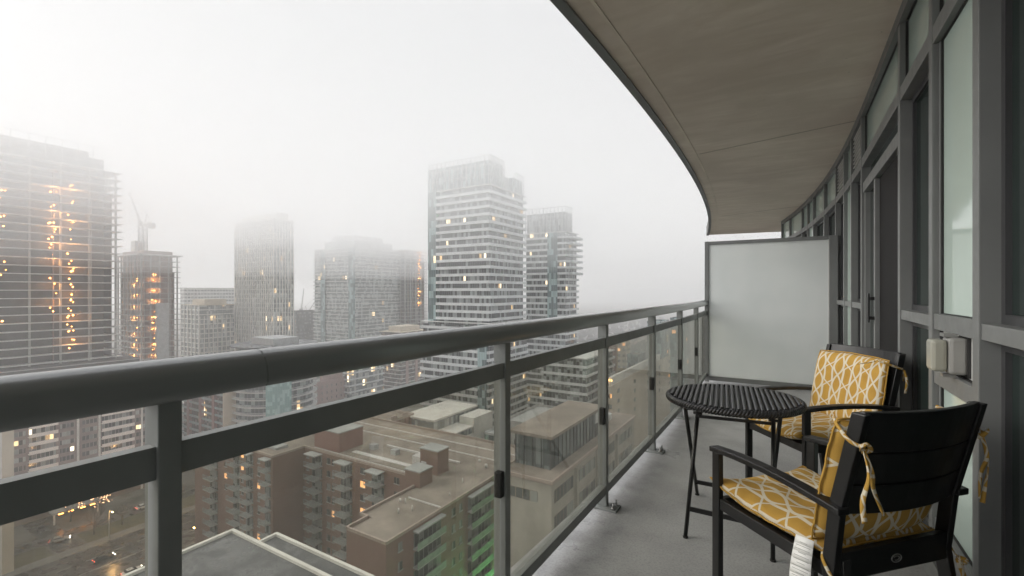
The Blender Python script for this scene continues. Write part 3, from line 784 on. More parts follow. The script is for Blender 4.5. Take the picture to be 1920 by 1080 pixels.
ct.box(a+.92, a+1.18, b-9.3, b-1.1, h+8.7, h+9)
ct.build('crown_frame', M['graycon'], rF)
# wider lower storeys
for k in range(15):
    z = 17+k*3.05+.55
    MB().ring(-a-8.6, a+1.9, -b-2.9, b+1.5, z, z+1.15, .2).build('podium_band', M['white_slab'], rF)
MB().box(-a-7.6, a+1.25, -b-1.9, b+1.3, 0, 62.2).build('podium_glazing', gF, rF)
MB().box(-a-8.6, a+1.9, -b-2.9, b+1.5, 63.0, 63.3).build('podium_roof', M['concrete_lt'], rF)
MB().box(a-3.2, a+.9, -b-3.3, -b-1.95, 10, 62.9).build('glass_strip', gTeal, rF)

# --- G: second banded tower behind
rcG = rect(985, 1062, 1084, 232)
x0, x1, y0, y1 = rcG; ztG = 31
rG, a, b, h = band_tower('residential_tower', (x0, x1-1, y0+1, y1), ztG, 'shorter banded tower with stepped glass crown standing just right of the tallest tower', gF, M['white_slab'], 3.05, 1.1, 1.0)
MB().box(-a, a-1, -b+1, b-3, h+.42, h+10.5).build('crown_glazing', gF, rG)
ct = MB()
for i in range(12):
    x = -a+(2*a+.6)*i/11; ct.box(x-.15, x+.15, -b-.9, -b-.6, h+.4, h+13)
for z in (h+4, h+8, h+12.7): ct.box(-a, a+.6, -b-.88, -b-.62, z, z+.3)
for i in range(4):
    y = -b-.75+i*2.3; ct.box(a+.5, a+.8, y-.15, y+.15, h+.4, h+13)
ct.box(a+.52, a+.78, -b-.6, -b+6.3, h+12.7, h+13)
ct.build('crown_frame', M['graycon'], rG)
MB().box(a-9.5, a-4.0, -b-1.25, -b-1.02, 60, h).build('glass_strip', gTeal, rG)
for k in range(7):
    z = h-3.05*(k+1); MB().box(a+1.0, a+3.2, -b+2, b+1, z, z+.22).ring(a+1.0, a+3.3, -b+1.9, b+1.1, z+.23, z+1.2, .12).build('end_balcony', M['white_slab'], rG)

# --- D: pale glass slab tower
rcD = rect(588, 662, 751, 362); gD = m_glazing('tower_glazing_pale', (.14,.16,.16), (.42,.46,.45), 1.6, 2.95, .02, lite=.5)
x0, x1, y0, y1 = rcD
rD, a, b, h = band_tower('residential_tower', (x0, x1-1, y0+1, y1), Zat(466, 370), 'broad pale glass tower with recessed dark slot left of the tallest tower', gD, M['concrete_lt'], 2.95, .75, .9)
MB().box(-a+9, a-3, -b+3, b-6, h+.42, h+6.5).build('penthouse', gD, rD)
MB().box(-a+15, a-6, -b+6, b-14, h+6.5, h+11).build('mechanical_penthouse', M['graycon'], rD)
MB().box(-a+9.5, -a+15, -b-1.3, -b-.93, 0, h-2).build('dark_slot', gTeal, rD)
MB().box(a-4, a+1.15, -b-1.3, -b+.8, 0, h+.5).build('glass_strip', gTeal, rD)

# --- C: cream tower with vertical fins
def fin_tower(name, rc, zt, label, glz, finm, fh, pitch, over=.5, finw=.45, hz=.35):
    x0, x1, y0, y1 = rc; r, a, b = tower_root(name, x0, x1, y0, y1, label)
    h = zt-GZ; MB().box(-a, a, -b, b, 0, h).build('glazed_core', glz, r)
    n = int(h/fh)
    for k in range(n):
        z = h-k*fh; MB().ring(-a-.3, a+.3, -b-.3, b+.3, z-hz, z, .28).build('floor_line', finm, r)
    nx = max(2, round(2*a/pitch)); ny = max(2, round(2*b/pitch)); 
    for i in range(nx+1):
        x = -a+2*a*i/nx; MB().box(x-finw/2, x+finw/2, -b-over, -b+.05, 0, h+.6).build('fin', finm, r)
    for i in range(1, ny+1):
        y = -b+2*b*i/ny; MB().box(a-.05, a+over, y-finw/2, y+finw/2, 0, h+.6).build('fin', finm, r)
    MB().box(-a-.3, a+.3, -b-.3, b+.3, h, h+.5).build('roof', finm, r)
    return r, a, b, h
gC = m_glazing('tower_glazing_cream', (.12,.13,.13), (.45,.46,.44), 1.1, 3.0, .035, frame=(.5,.49,.45), lite=.45)
rcC = rect(441, 513, 550, 296)
rC, a, b, h = fin_tower('residential_tower', rcC, Zat(412, 300), 'cream tower with many vertical fins, its top lost in cloud, left of centre', gC, M['cream'], 3.0, 2.1, .5, .42, .3)
MB().box(-a+3, a+.2, -b+2, b-4, h+.6, h+4.5).build('mechanical_penthouse', M['cream'], rC)

# --- E: dark concrete frame with lamp string, behind D
def frame_tower(name, rc, zt, label, fh, nlamp, colp=5.2, over=1.6, corem='core', slabm='concrete', lampcols=(), inset=5, core_top=0, lampr=.26, glow=380):
    x0, x1, y0, y1 = rc; r, a, b = tower_root(name, x0+over, x1-over, y0+over, y1-over, label, 'building under construction')
    h = zt-GZ; n = int(h/fh)
    MB().box(-a+inset, a-inset, -b+(inset if inset < 4.5 else .8), b-(inset if inset < 4.5 else .8), 0, h+core_top).build('core_wall', M[corem], r)
    nx = max(2, round(2*a/colp)); ny = max(2, round(2*b/colp))
    for k in range(n+1):
        z = h-k*fh; MB().box(-a-over, a+over, -b-over, b+over, z-.25, z).build('floor_slab', M[slabm], r)
    for i in range(ny+1):
        y = -b+2*b*i/ny; MB().box(a-.5, a+.1, y-.3, y+.3, 0, h-.25).build('column', M['concrete'], r)
    for i in range(nx):
        x = -a+2*a*i/nx; MB().box(x-.3, x+.3, -b-.1, -b+.5, 0, h-.25).build('column', M['concrete'], r)
    # partition walls deeper in the floors, set back behind the slab edge
    rr = random.Random(int(abs(x0)*10))
    for i in range(6):
        y = -b+2*b*(i+.5)/6+rr.uniform(-2, 2); MB().box(a-inset+.02, a-1.6, y-.12, y+.12, 0, h-rr.choice((3, 6, 12))).build('partition_wall', M[rr.choice(('core', 'core2', 'concrete'))], r)
    if lampr > .2 or True:
        MB().box(-a+1, a-1.1, b-1.3, b-1.0, 0, h-9).build('end_wall', M[corem], r)
        MB().box(-a+1.0, -a+1.3, -b+1.1, b-1.4, 0, h-9).build('end_wall', M[corem], r)
    cnt = 0
    for (face, pos, zlo, zhi, dens) in lampcols:
        for k in range(n):
            z = h-k*fh-.6
            if z < zlo or z > zhi: continue
            for q in range(3):
                if cnt >= nlamp or rr.random() > dens: continue
                if face == 'x': c_ = (a-.8-rr.random()*1.5, pos+rr.uniform(-1, 1), z-rr.random()*1.6)
                else: c_ = (pos+rr.uniform(-1, 1), -b+.8+rr.random()*1.5, z-rr.random()*1.6)
                s_ = lampr*rr.uniform(.6, 1.1); mb = MB(); mb.tube([(c_[0], c_[1], c_[2]-s_), (c_[0], c_[1], c_[2]-s_*.5), (c_[0], c_[1], c_[2]+s_*.5), (c_[0], c_[1], c_[2]+s_)], 1, 6, radii=[s_*.3, s_, s_, s_*.3]); mb.build('work_lamp', M['lamp'], r); cnt += 1
    # the lamp strings light the floors around them
    for (face, pos, zlo, zhi, dens) in lampcols:
        if dens < .34: continue
        for k in range(7):
            z = zlo+(zhi-zlo)*(k+.4)/7
            ld = bpy.data.lights.new('work_light', 'POINT'); ld.energy = glow; ld.color = (1, .42, .12); ld.shadow_soft_size = .5
            lo = bpy.data.objects.new('work_light', ld); col.objects.link(lo); lo.parent = r
            zf = h-math.floor((h-z)/fh)*fh-1.4
            lo.location = (a+.6, pos, zf) if face == 'x' else (pos, -b-.6, zf)
    return r, a, b, h
rcE = rect(720, 760, 802, 400)
frame_tower('unfinished_tower', rcE, Zat(468, 400), 'dark unfinished tower with one string of orange lamps, half hidden between the two glass towers', 3.2, 30, 6, 1, 'core', 'concrete', (('x', W(789, 1)[1]/W(789, 1)[0]*rcE[1]-(rcE[2]+rcE[3])/2, 60, 140, .45),), 3)

# --- A: big tower under construction at the left
rA, a, b, h = frame_tower('unfinished_tower', (-272, -237.5, 2, 81.5), 50, 'large unfinished concrete tower with orange work lamps on its open floors, at far left', 3.02, 100, 8.6, 1.7, 'core', 'concrete_lt',
    (('x', 24.5, 52, 119, .55), ('x', 19.3, 70, 117, .36), ('x', 6.0, 66, 116, .30)), 3.0, 5)
MB().box(-a-1, a-2, -b, b-8, h, h+7).build('upper_formwork', M['core'], rA)
fm = MB()
for i in range(16): fm.box(a-1.2, a-.9, -b+i*4.6, -b+i*4.6+.25, h, h+9.5)
for z in (h+3, h+6, h+9.3): fm.box(a-1.22, a-.88, -b, b-4, z, z+.15)
fm.build('scaffold', M['concrete'], rA)
MB().box(-a, a+6, -b-2, b+6, 0, 48.5).build('podium', M['core'], rA)
pf = MB()
for k in range(17): pf.box(a+6.02, a+6.3, -b-2, b+6, k*3, k*3+.3)
pf.build('podium_floor_line', M['concrete'], rA)

# --- second tower under construction with crane
rcB = rect(214, 262, 339, 246)
rB2, a, b, h = frame_tower('unfinished_tower', rcB, Zat(478, 250), 'smaller unfinished tower with lit lamp column and a crane on top', 2.95, 95, 4.6, 1.2, 'core2', 'concrete',
    (('x', W(292, 1)[1]/W(292, 1)[0]*rcB[1]-(rcB[2]+rcB[3])/2, 38, 88, .8), ('y', W(247, 1)[0]/W(247, 1)[1]*rcB[2]-(rcB[0]+rcB[1])/2, 38, 84, .45)), 1.7, 2.5, .22)
MB().box(-a-2, a+2, -b-2, b+2, h+.01, h+.5).build('top_slab', M['concrete_lt'], rB2)
MB().box(-a+6, -a+11, -b+4, -b+9, h+.5, h+9).build('lift_shaft', M['concrete_lt'], rB2)
MB().box(a+.2, a+2.2, -b+6, -b+12, 0, h-26).build('hoist', M['graycon'], rB2)
def crane(loc, hmast, label, rz, jib=26, up=.9, scale=1):
    c = empty('tower_crane', loc, rz); tag(c, label, 'crane')
    m = MB(); w_ = .9*scale
    for sx in (-1, 1):
        for sy in (-1, 1): m.beam((sx*w_, sy*w_, 0), (sx*w_, sy*w_, hmast), .3*scale, .3*scale)
    k = 0
    while k*1.8 < hmast-1.8:
        z = k*1.8
        for (p, q) in (((-w_, -w_), (w_, -w_)), ((w_, -w_), (w_, w_)), ((w_, w_), (-w_, w_)), ((-w_, w_), (-w_, -w_))):
            m.beam((*p, z), (*q, z+1.8), .14*scale, .14*scale); m.beam((*p, z), (*q, z), .14*scale, .14*scale)
        k += 1
    m.build('mast', M['crane'], c)
    z = hmast
    MB().box(-1.6, 1.6, -1.4, 1.4, z, z+1.2).box(-6.5, -1.6, -.9, .9, z+.2, z+.9).build('slewing_platform', M['crane'], c)
    MB().box(1.4, 3.0, -1.6, .2, z+.9, z+3.0).build('cab', M['concrete_lt'], c)
    MB().box(-6.5, -3.6, -1.3, 1.3, z-1.2, z+1.9).build('counterweight', M['concrete'], c)
    j = MB(); p0 = Vector((1.2, 0, z+1)); p1 = p0+Vector((math.cos(up), 0, math.sin(up)))*jib
    for dy, dz in ((-.6, 0), (.6, 0), (0, 1.1)): j.beam(p0+Vector((0, dy, dz)), p1+Vector((0, dy*.3, dz*.3)), .22*scale, .22*scale)
    for i in range(14):
        a_, b_ = p0.lerp(p1, i/14), p0.lerp(p1, (i+1)/14); j.beam(a_+Vector((0, -.5, 0)), b_+Vector((0, 0, .8)), .1, .1); j.beam(a_+Vector((0, 0, .8)), b_+Vector((0, .5, 0)), .1, .1)
    j.build('jib', M['crane'], c)
    f = MB(); tp_ = Vector((-2.5, 0, z+7)); f.beam((-1, 0, z+1), tp_, .35, .35); f.beam((-5, 0, z+1), tp_, .2, .2); f.beam(tp_, p1, .12, .12); f.build('mast_head', M['crane'], c)
    return c
M['crane'] = m_plain('crane_steel', (.30,.29,.28), .6)
xc, yc = W(268, 262)
crane((xc, yc, Zat(474, 262)), 15, 'luffing tower crane on top of the smaller unfinished tower', 3.6, 20, 1.2, 1.5)
xc, yc = W(565, 520); crane((xc, yc, Zat(595, 520)-6), 14, 'small distant crane in the gap left of the broad pale glass tower', 2.4, 30, .9)
xc, yc = W(577, 540); crane((xc, yc, Zat(595, 540)-6), 12, 'small distant crane nearest to the broad pale glass tower', .6, 28, 1.0)

# --- mid distance blocks
def punched(name, rc, zt, label, wallm, winm, fh=3.0, nxw=6, nyw=5, ww_=1.6, wh=1.5, rows=None, roofm=None, cat='building', lit=0.0, parapet=.8, zb=GZ, copm=None):
    x0, x1, y0, y1 = rc; r, a, b = tower_root(name, x0, x1, y0, y1, label, cat)
    h = zt-GZ; MB().box(-a, a, -b, b, 0, h).build('wall', wallm, r)
    MB().box(-a+.3, a-.3, -b+.3, b-.3, h, h+.06).build('roof', roofm or M['gravel'], r)
    MB().ring(-a-.05, a+.05, -b-.05, b+.05, h, h+parapet, .35).build('parapet', copm or wallm, r)
    rows = rows or int(h/fh)-1; rows = min(rows, int(h/fh)-1); rr = random.Random(int(abs(x0)*7)); cnt = 0
    for k in range(rows):
        z = h-(k+1)*fh+.7
        for i in range(nxw):
            if cnt >= 98: break
            x = -a+2*a*(i+.5)/nxw; L = rr.random() < lit
            MB().box(x-ww_/2, x+ww_/2, -b-.06, -b+.1, z, z+wh).build('window', M['litwin'] if L else winm, r); cnt += 1
        for i in range(nyw):
            if cnt >= 98: break
            y = -b+2*b*(i+.5)/nyw; L = rr.random() < lit
            MB().box(a-.1, a+.06, y-ww_/2, y+ww_/2, z, z+wh).build('window', M['litwin'] if L else winm, r); cnt += 1
    return r, a, b, h
# low buildings left of the cream tower
rcH = rect(338, 345, 439, 420)
punched('office_block', rcH, Zat(541, 425), 'wide pale block faintly visible behind, between the unfinished tower and the cream finned tower', M['concrete_lt'], M['winfar'], 3.2, 2, 16, 2.0, 1.4, 6)
r_, a, b, h = band_tower('apartment_block', rect(340, 374, 439, 300), Zat(573, 300), 'white gridded apartment block in front of the cream tower at its left', gC, M['cream'], 3.1, .6, .3, roofm=M['beige'])
for i in range(9):
    y = -b+2*b*i/8; MB().box(a+.25, a+.55, y-.3, y+.3, 20, h-7).build('pier', M['cream'], r_)
for i in range(6):
    x = -a+2*a*i/5; MB().box(x-.35, x+.35, -b-.55, -b-.25, 20, h+.4).build('pier', M['cream'], r_)
MB().box(-a+6, a-2, -b+4, b-4, h+.42, h+4).build('penthouse', M['beige'], r_)
punched('office_block', rect(551, 556, 590, 430), Zat(584, 430), 'dark low block in the gap between the cream tower and the broad pale tower', M['core'], M['winfar'], 3.2, 2, 10, 2.0, 1.6, 9)
# brown balcony tower below handrail, centre
rP, a, b, h = band_tower('apartment_block', rect(715, 752, 803, 320), Zat(624, 320), 'brown balconied apartment block right behind the handrail, left of the tallest tower', m_glazing('brown_glaz', (.07,.06,.055), (.25,.2,.17), 1.5, 2.9, .03, frame=(.3,.24,.2), lite=.4), M['concrete_lt'], 2.9, .35, 1.0, roofm=M['beige'])
for i in range(3):
    y = -b+2*b*(i+.5)/3; MB().box(a+.9, a+1.4, y-1.2, y+1.2, 0, h).build('brick_pier', M['pinkbrick'], rP)
MB().box(-a+4, a-3, -b+3, b-6, h+.4, h+4).build('mechanical_penthouse', M['beige'], rP)
# parking like glass block, pink block
rO, a, b, h = punched('brick_block', rect(586, 590, 652, 236), Zat(722, 236), 'pink brick block with flat roof between the two dark rails, right of the curved building', M['pinkbrick'], M['winfar'], 3.2, 1, 7, .5, 1.3, 6)
MB().box(-a, a-4, -b+6, b-2, h+.1, h+5).build('penthouse', M['pinkbrick'], rO)
band_tower('office_block', rect(646, 655, 718, 250), Zat(690, 250), 'glass banded office block with white floor lines right of the pink brick block', m_glazing('office_glaz', (.15,.17,.17), (.45,.46,.44), 1.5, 3.4, .06, lite=.5), M['white_slab'], 3.4, .8, .6)
band_tower('office_block', rect(556, 562, 700, 330), Zat(668, 330), 'long low slab block far behind, mostly hidden by the handrail', gC, M['concrete_lt'], 3.3, .9, .4)

# --- curved glass building
xc, yc = W(516, 203); rM = empty('curved_apartment_building', (xc, yc, GZ)); tag(rM, 'rounded apartment building with curved white balcony lines and a teal glass bay', 'apartment building')
gM = m_glazing('curved_glaz', (.07,.085,.09), (.30,.34,.34), 1.6, 3.0, .04, lite=.45, curved=15)
def ell(a_, b_, n=40, t0=0, t1=2*math.pi): return [(a_*math.cos(t0+(t1-t0)*i/n), b_*math.sin(t0+(t1-t0)*i/n)) for i in range(n if t1-t0 > 6.2 else n+1)]
hM = -22-GZ; nM = 17
for k in range(nM):
    z = hM-(k+1)*3.0
    MB().prism(ell(15.2, 15.2), z+.25, z+3.0).build('glazed_storey', gM, rM)
    MB().prism(ell(17, 17), z, z+.25).build('floor_slab', M['concrete_lt'], rM)
    e1, e2 = ell(17.0, 17.0), ell(16.85, 16.85); m = MB(); n0 = len(e1)
    m.v = [(x, y, z+1.0) for x, y in e1]+[(x, y, z+1.15) for x, y in e1]+[(x, y, z+1.15) for x, y in e2]+[(x, y, z+1.0) for x, y in e2]
    for i in range(n0):
        j = (i+1) % n0
        for q in range(4): m.f.append((q*n0+i, q*n0+j, ((q+1) % 4)*n0+j, ((q+1) % 4)*n0+i)); m.sm.append(False)
    m.build('balcony_rail', M['concrete_lt'], rM)
MB().prism(ell(17.2, 17.2), hM, hM+.5).build('roof', M['roofdark'], rM)
MB().box(-8, 8, -6, 6, hM+.5, hM+3.2).build('mechanical_penthouse', M['graycon'], rM)
tb0 = m_glazing('teal_bay', (.20,.33,.32), (.33,.47,.45), .9, 1.5, .02, frame=(.3,.38,.37), lite=.5, litcol=(1,.7,.3), curved=17.5)
MB().prism(ell(17.6, 17.6, 8, R(-43), R(-12))+[(14, -3), (12, -9)], 10, hM-.3).build('glass_bay', tb0, rM)
# --- brown tower with beige end wall
rcN = rect(345, 421, 441, 190)
rN, a, b, h = band_tower('apartment_block', rcN, -33, 'brown balconied tower with a blank beige end wall, next to the curved building', m_glazing('brown_glaz2', (.06,.055,.05), (.2,.17,.15), 1.4, 2.9, .04, frame=(.22,.17,.14), lite=.35), M['railglass'], 2.9, .95, 1.1)
MB().box(a+1.15, a+1.7, -b-1.3, b+1.3, 0, h-5).build('end_wall', M['beige'], rN)
MB().box(a+1.15, a+1.75, -b-1.35, b+1.35, h-5, h+.5).build('end_wall_cap', M['white_slab'], rN)
for i in (-1, 0, 1):
    MB().box(i*a*.62-.9, i*a*.62+.9, -b-1.4, -b-.1, 0, h).build('brick_pier', M['brick2'], rN)

# --- B: apartments with white balcony bands, lower left
x0, x1, y0, y1 = -230, -215, 40, 82; rB, a, b = tower_root('apartment_block', x0, x1, y0, y1, 'brown brick slab block with white balcony bands at lower left behind the driveway', 'apartment block')
M['pinkwhite'] = m_plain('pinkish_white_paint', (.72,.66,.60), .7, var=.06, scale=.3)
h = -33-GZ; gB = m_glazing('brown_block_windows', (.03,.03,.032), (.33,.34,.33), 1.05, 2.8, .05, frame=(.45,.42,.38), lite=.4, emis=1.0)
MB().box(-a, a, -b, b, 0, h).build('wall', M['core2'], rB); MB().box(-a-.3, a+.3, -b-.3, b+.3, h, h+.6).build('roof', M['concrete'], rB)
nf = 14
for k in range(nf):
    z = h-(k+1)*2.8
    for (p, q) in ((-12.5, -5.4), (6.3, 16.0)):
        MB().box(a, a+1.5, p, q, z+.02, z+.2).box(a+1.36, a+1.5, p, q, z+.2, z+1.2).build('balcony', M['pinkwhite'], rB)
        MB().box(a, a+.08, p+.3, q-.3, z+.25, z+2.6).build('window_row', gB, rB)
    for (p, q) in ((-19.8, -17.5), (-16.2, -13), (-4.6, -.9), (1.2, 5.4), (16.8, 18.4), (19, 20.6)):
        MB().box(a, a+.08, p, q, z+.9, z+2.4).build('window_row', gB, rB)
    MB().box(-a-.08, -a+.1, -b+.5, b-.5, z+.9, z+2.4)
for y in (-17, -.0, 18.7, 5.9):
    MB().box(a, a+.45, y-.28, y+.28, 0, h).build('pier', M['cream'], rB)
# --- K: beige slab at the left edge
rK, a, b = tower_root('apartment_block', -196, -181, 18, 38.2, 'beige concrete slab block cut off by the left edge of the photo', 'apartment block')
h = -26-GZ
MB().box(-a, a, -b, b, 0, h).build('wall', M['beige'], rK)
MB().box(-a-.1, a+.1, -b-.1, b+.1, h, h+.6).build('roof', M['concrete'], rK)
for i in range(14):
    z = h-(i+1)*3
    for y in (-6.5, -1.8, 2.6): MB().box(a-.05, a+.06, y-1.1, y+1.1, z+.8, z+2.3).build('window', M['winfar'], rK)
MB().box(a, a+.25, b-2.6, b-2.3, 0, h).build('pilaster', M['cream'], rK)

# --- Q: the brown brick apartment complex in the foreground
zQ = -36.5
rQ = empty('brick_apartment_complex', (-80, 75, GZ)); tag(rQ, 'brown brick apartment complex below with stacked balconies and gravel roofs', 'apartment building')
def q(x, y): return (x+80, y-75)
hQ = zQ-GZ
foot = [(-114, 62), (-100.5, 62), (-100.5, 70), (-62, 70), (-62, 53.6), (-60.2, 53.6), (-60.2, 49.3), (-51.5, 49.3), (-51.5, 96), (-114, 96)]
MB().prism([q(*p) for p in foot], 0, hQ).build('wall', M['brick'], rQ)
MB().prism([q(-142, 65), q(-114, 65), q(-114, 90), q(-142, 90)], 0, hQ-2.6).build('wall', M['brick'], rQ)
inn = [(-113.6, 62.4), (-100.9, 62.4), (-100.9, 70.4), (-61.6, 70.4), (-61.6, 54), (-59.8, 54), (-59.8, 49.7), (-51.9, 49.7), (-51.9, 95.6), (-113.6, 95.6)]
MB().prism([q(*p) for p in inn], hQ, hQ+.12).build('roof', M['gravel'], rQ)
MB().prism([q(-141.6, 65.4), q(-114, 65.4), q(-114, 89.6), q(-141.6, 89.6)], hQ-2.6, hQ-2.5).build('roof', M['gravel'], rQ)
pm = MB(); pr2 = MB()
for i in range(len(foot)):
    (ax_, ay_), (bx_, by_) = foot[i], foot[(i+1) % len(foot)]
    A_, B_ = q(ax_, ay_), q(bx_, by_)
    pm.box(min(A_[0], B_[0])-.06, max(A_[0], B_[0])+.06, min(A_[1], B_[1])-.06, max(A_[1], B_[1])+.06, hQ+.001*i, hQ+.42+.003*i)
pm2 = MB()
for i in range(len(foot)):
    (ax_, ay_), (bx_, by_) = foot[i], foot[(i+1) % len(foot)]
    A_, B_ = q(ax_, ay_), q(bx_, by_)
    pm2.box(min(A_[0], B_[0])-.16, max(A_[0], B_[0])+.16, min(A_[1], B_[1])-.16, max(A_[1], B_[1])+.16, hQ+.46+.004*i, hQ+.53+.004*i)
pm.build('parapet', M['coping_brown'], rQ); pm2.build('coping', M['coping_brown'], rQ)
# roof details
rd = MB()
rd.box(*[v for v in (q(-57, 0)[0], q(-56.8, 0)[0], q(0, 49.8)[1], q(0, 66)[1])], hQ+.12, hQ+.2)
MB().box(q(-59.6, 0)[0], q(-52.1, 0)[0], q(0, 62.4)[1], q(0, 62.65)[1], hQ+.12, hQ+.34).build('roof_joint', M['parapet'], rQ)
MB().box(q(-88, 0)[0], q(-62, 0)[0], q(0, 73.5)[1], q(0, 74.8)[1], hQ+.12, hQ+.2).build('roof_strip', M['parapet'], rQ)
MB().box(q(-84, 0)[0], q(-62, 0)[0], q(0, 80.5)[1], q(0, 81.0)[1], hQ+.12, hQ+.5).build('roof_joint', M['parapet'], rQ)
def roofblock(x0, x1, y0, y1, z0, z1, mat, nm='roof_block', rm=None):
    A_, B_ = q(x0, y0), q(x1, y1)
    o = MB().box(A_[0], B_[0], A_[1], B_[1], z0, z1).build(nm, mat, rQ)
    MB().box(A_[0]-.12, B_[0]+.12, A_[1]-.12, B_[1]+.12, z1+.002, z1+.25).build('block_cap', rm or M['roofgrey'], o)
roofblock(-99, -90, 71.6, 78.6, hQ+.12, -32-GZ, M['brick2'])
roofblock(-66.3, -61.6, 73, 76.5, hQ+.12, -31.6-GZ, M['brick'])
roofblock(-64.4, -60.6, 66.6, 70.2, hQ+.12, -33.5-GZ, M['brick'])
MB().box(q(-68.5, 0)[0], q(-66.4, 0)[0], q(0, 73)[1], q(0, 75.5)[1], hQ+.12, hQ+3).build('roof_fan', M['parapet'], rQ)
MB().box(q(-66, 0)[0], q(-64.6, 0)[0], q(0, 72.94)[1], q(0, 73.0)[1], hQ+1.2, hQ+2.4).build('window', M['white_slab'], rQ)
for yy_ in (86, 91): MB().box(q(-112, 0)[0], q(-54, 0)[0], q(0, yy_)[1], q(0, yy_+.3)[1], hQ+.12, hQ+.3).build('roof_joint', M['parapet'], rQ)
MB().box(q(-108, 0)[0], q(-104, 0)[0], q(0, 65)[1], q(0, 68)[1], hQ+.12, hQ+.7).build('roof_hatch', M['roofgrey'], rQ)
for xx_ in (-86, -79, -72): MB().box(q(xx_, 0)[0], q(xx_+1.6, 0)[0], q(0, 77)[1], q(0, 78.4)[1], hQ+.12, hQ+1.3).build('roof_unit', M['graycon'], rQ)
MB().beam((*q(-98, 70.9), hQ+.3), (*q(-64, 70.9), hQ+.3), .16, .16).build('roof_pipe', M['parapet'], rQ)
rqq = random.Random(5)
for _ in range(10):
    x, y = rqq.uniform(-60, -53), rqq.uniform(52, 92); X, Y = q(x, y); MB().cyl(X, Y, hQ+.12, hQ+.12+rqq.uniform(.4, .9), rqq.choice((.12, .2, .3)), 8).build('roof_vent', M['parapet'], rQ)
def balc(face, x, y, w_, depth, ztopk, nfl, cap=True):
    """stack of balconies centred at x,y on a face"""
    X, Y = q(x, y)
    for k in range(nfl):
        z = ztopk-k*2.95
        m = MB(); rail = MB(); dk = MB()
        if face == 'y':
            m.box(X-w_/2, X+w_/2, Y-depth, Y, z, z+.2)
            for i in range(9): xx_ = X-w_/2+w_*i/8; rail.box(xx_-.035, xx_+.035, Y-depth, Y-depth+.06, z+.2, z+1.15)
            rail.box(X-w_/2, X+w_/2, Y-depth-.01, Y-depth+.07, z+1.15, z+1.25); rail.box(X+w_/2-.06, X+w_/2, Y-depth+.07, Y, z+1.15, z+1.24)
            for i in range(4): yy_ = Y-depth+depth*i/4; rail.box(X+w_/2-.05, X+w_/2-.005, yy_, yy_+.06, z+.2, z+1.15)
            dk.box(X-w_/2+.2, X+w_/2-.2, Y-.05, Y+.05, z+.2, z+2.3)
        else:
            m.box(X, X+depth, Y-w_/2, Y+w_/2, z, z+.2)
            rail.box(X+depth-.08, X+depth, Y-w_/2, Y+w_/2, z+.2, z+1.2)
            dk.box(X-.05, X+.05, Y-w_/2+.15, Y+w_/2-.15, z+.2, z+2.4)
        o = m.build('balcony', M['concrete'], rQ); rail.build('rail', M['railglass'] if face == 'y' else M['bglass'], o); dk.build('balcony_door', M['winfar'], o)
    if cap:
        z = ztopk+2.75
        mm = MB()
        if face == 'y': mm.box(X-w_/2, X+w_/2, Y-depth, Y, z, z+.25)
        else: mm.box(X, X+depth, Y-w_/2, Y+w_/2, z, z+.25)
        mm.build('balcony_canopy', M['roofgrey'], rQ)
M['bglass'] = m_plain('greenish_balcony_glass', (.20,.25,.21), .15, var=.25, scale=1)
balc('y', -95.8, 70, 4.0, 2.2, hQ-3.3, 9); balc('y', -85.5, 70, 4.0, 2.2, hQ-3.3, 9); balc('y', -75.5, 70, 4.0, 2.2, hQ-3.3, 9)
balc('y', -102.4, 62, 2.6, 1.6, hQ-3.3, 9); balc('y', -109.8, 62, 3.4, 1.6, hQ-3.3, 9); 
balc('y', -120.5, 65, 4.2, 1.8, hQ-6.3, 8); balc('y', -132, 65, 4.2, 1.8, hQ-6.3, 8)
balc('x', -51.5, 58.5, 7.0, 1.1, hQ-3.4, 9); balc('x', -51.5, 73.5, 8, 1.1, hQ-3.4, 9)
cnt = 0
def qwin(face, x, y, z, w_, hh, lit=False):
    X, Y = q(x, y); m = MB()
    if face == 'y': m.box(X-w_/2, X+w_/2, Y-.05, Y+.1, z, z+hh)
    else: m.box(X-.1, X+.05, Y-w_/2, Y+w_/2, z, z+hh)
    o = m.build('window', M['litwin'] if lit else M['winfar'], rQ)
    s = MB()
    if face == 'y': s.box(X-w_/2-.1, X+w_/2+.1, Y-.16, Y+.0, z-.14, z-.01)
    else: s.box(X, X+.16, Y-w_/2-.1, Y+w_/2+.1, z-.14, z-.01)
    s.build('sill', M['concrete'], o)
litset = {(1, 3), (2, 5), (3, 3), (4, 2), (6, 5), (0, 6), (1, 6), (7, 6)}
for k in range(9):
    z = hQ-2.2-k*2.95
    for c_, (x, w_) in enumerate(((-99.2, .9), (-91.6, 1.3), (-90, .8), (-80.2, 1.5), (-70, 1.4))): qwin('y', x, 70, z, w_, 1.3, (k, c_) in litset)
    for c_, x in enumerate((-106.0, -112.8)): qwin('y', x, 62, z, 1.0, 1.2, (k, c_+5) in litset)
    for c_, (y, w_) in enumerate(((52.2, .9), (65.3, 1.0), (67.4, .9), (79.8, 1.2))): qwin('x', -51.5, y, z, w_, 1.3, (k == 3 and c_ == 0))
for k in range(4): qwin('y', -126, 65, hQ-5-k*2.95, 1.2, 1.2, k == 2)

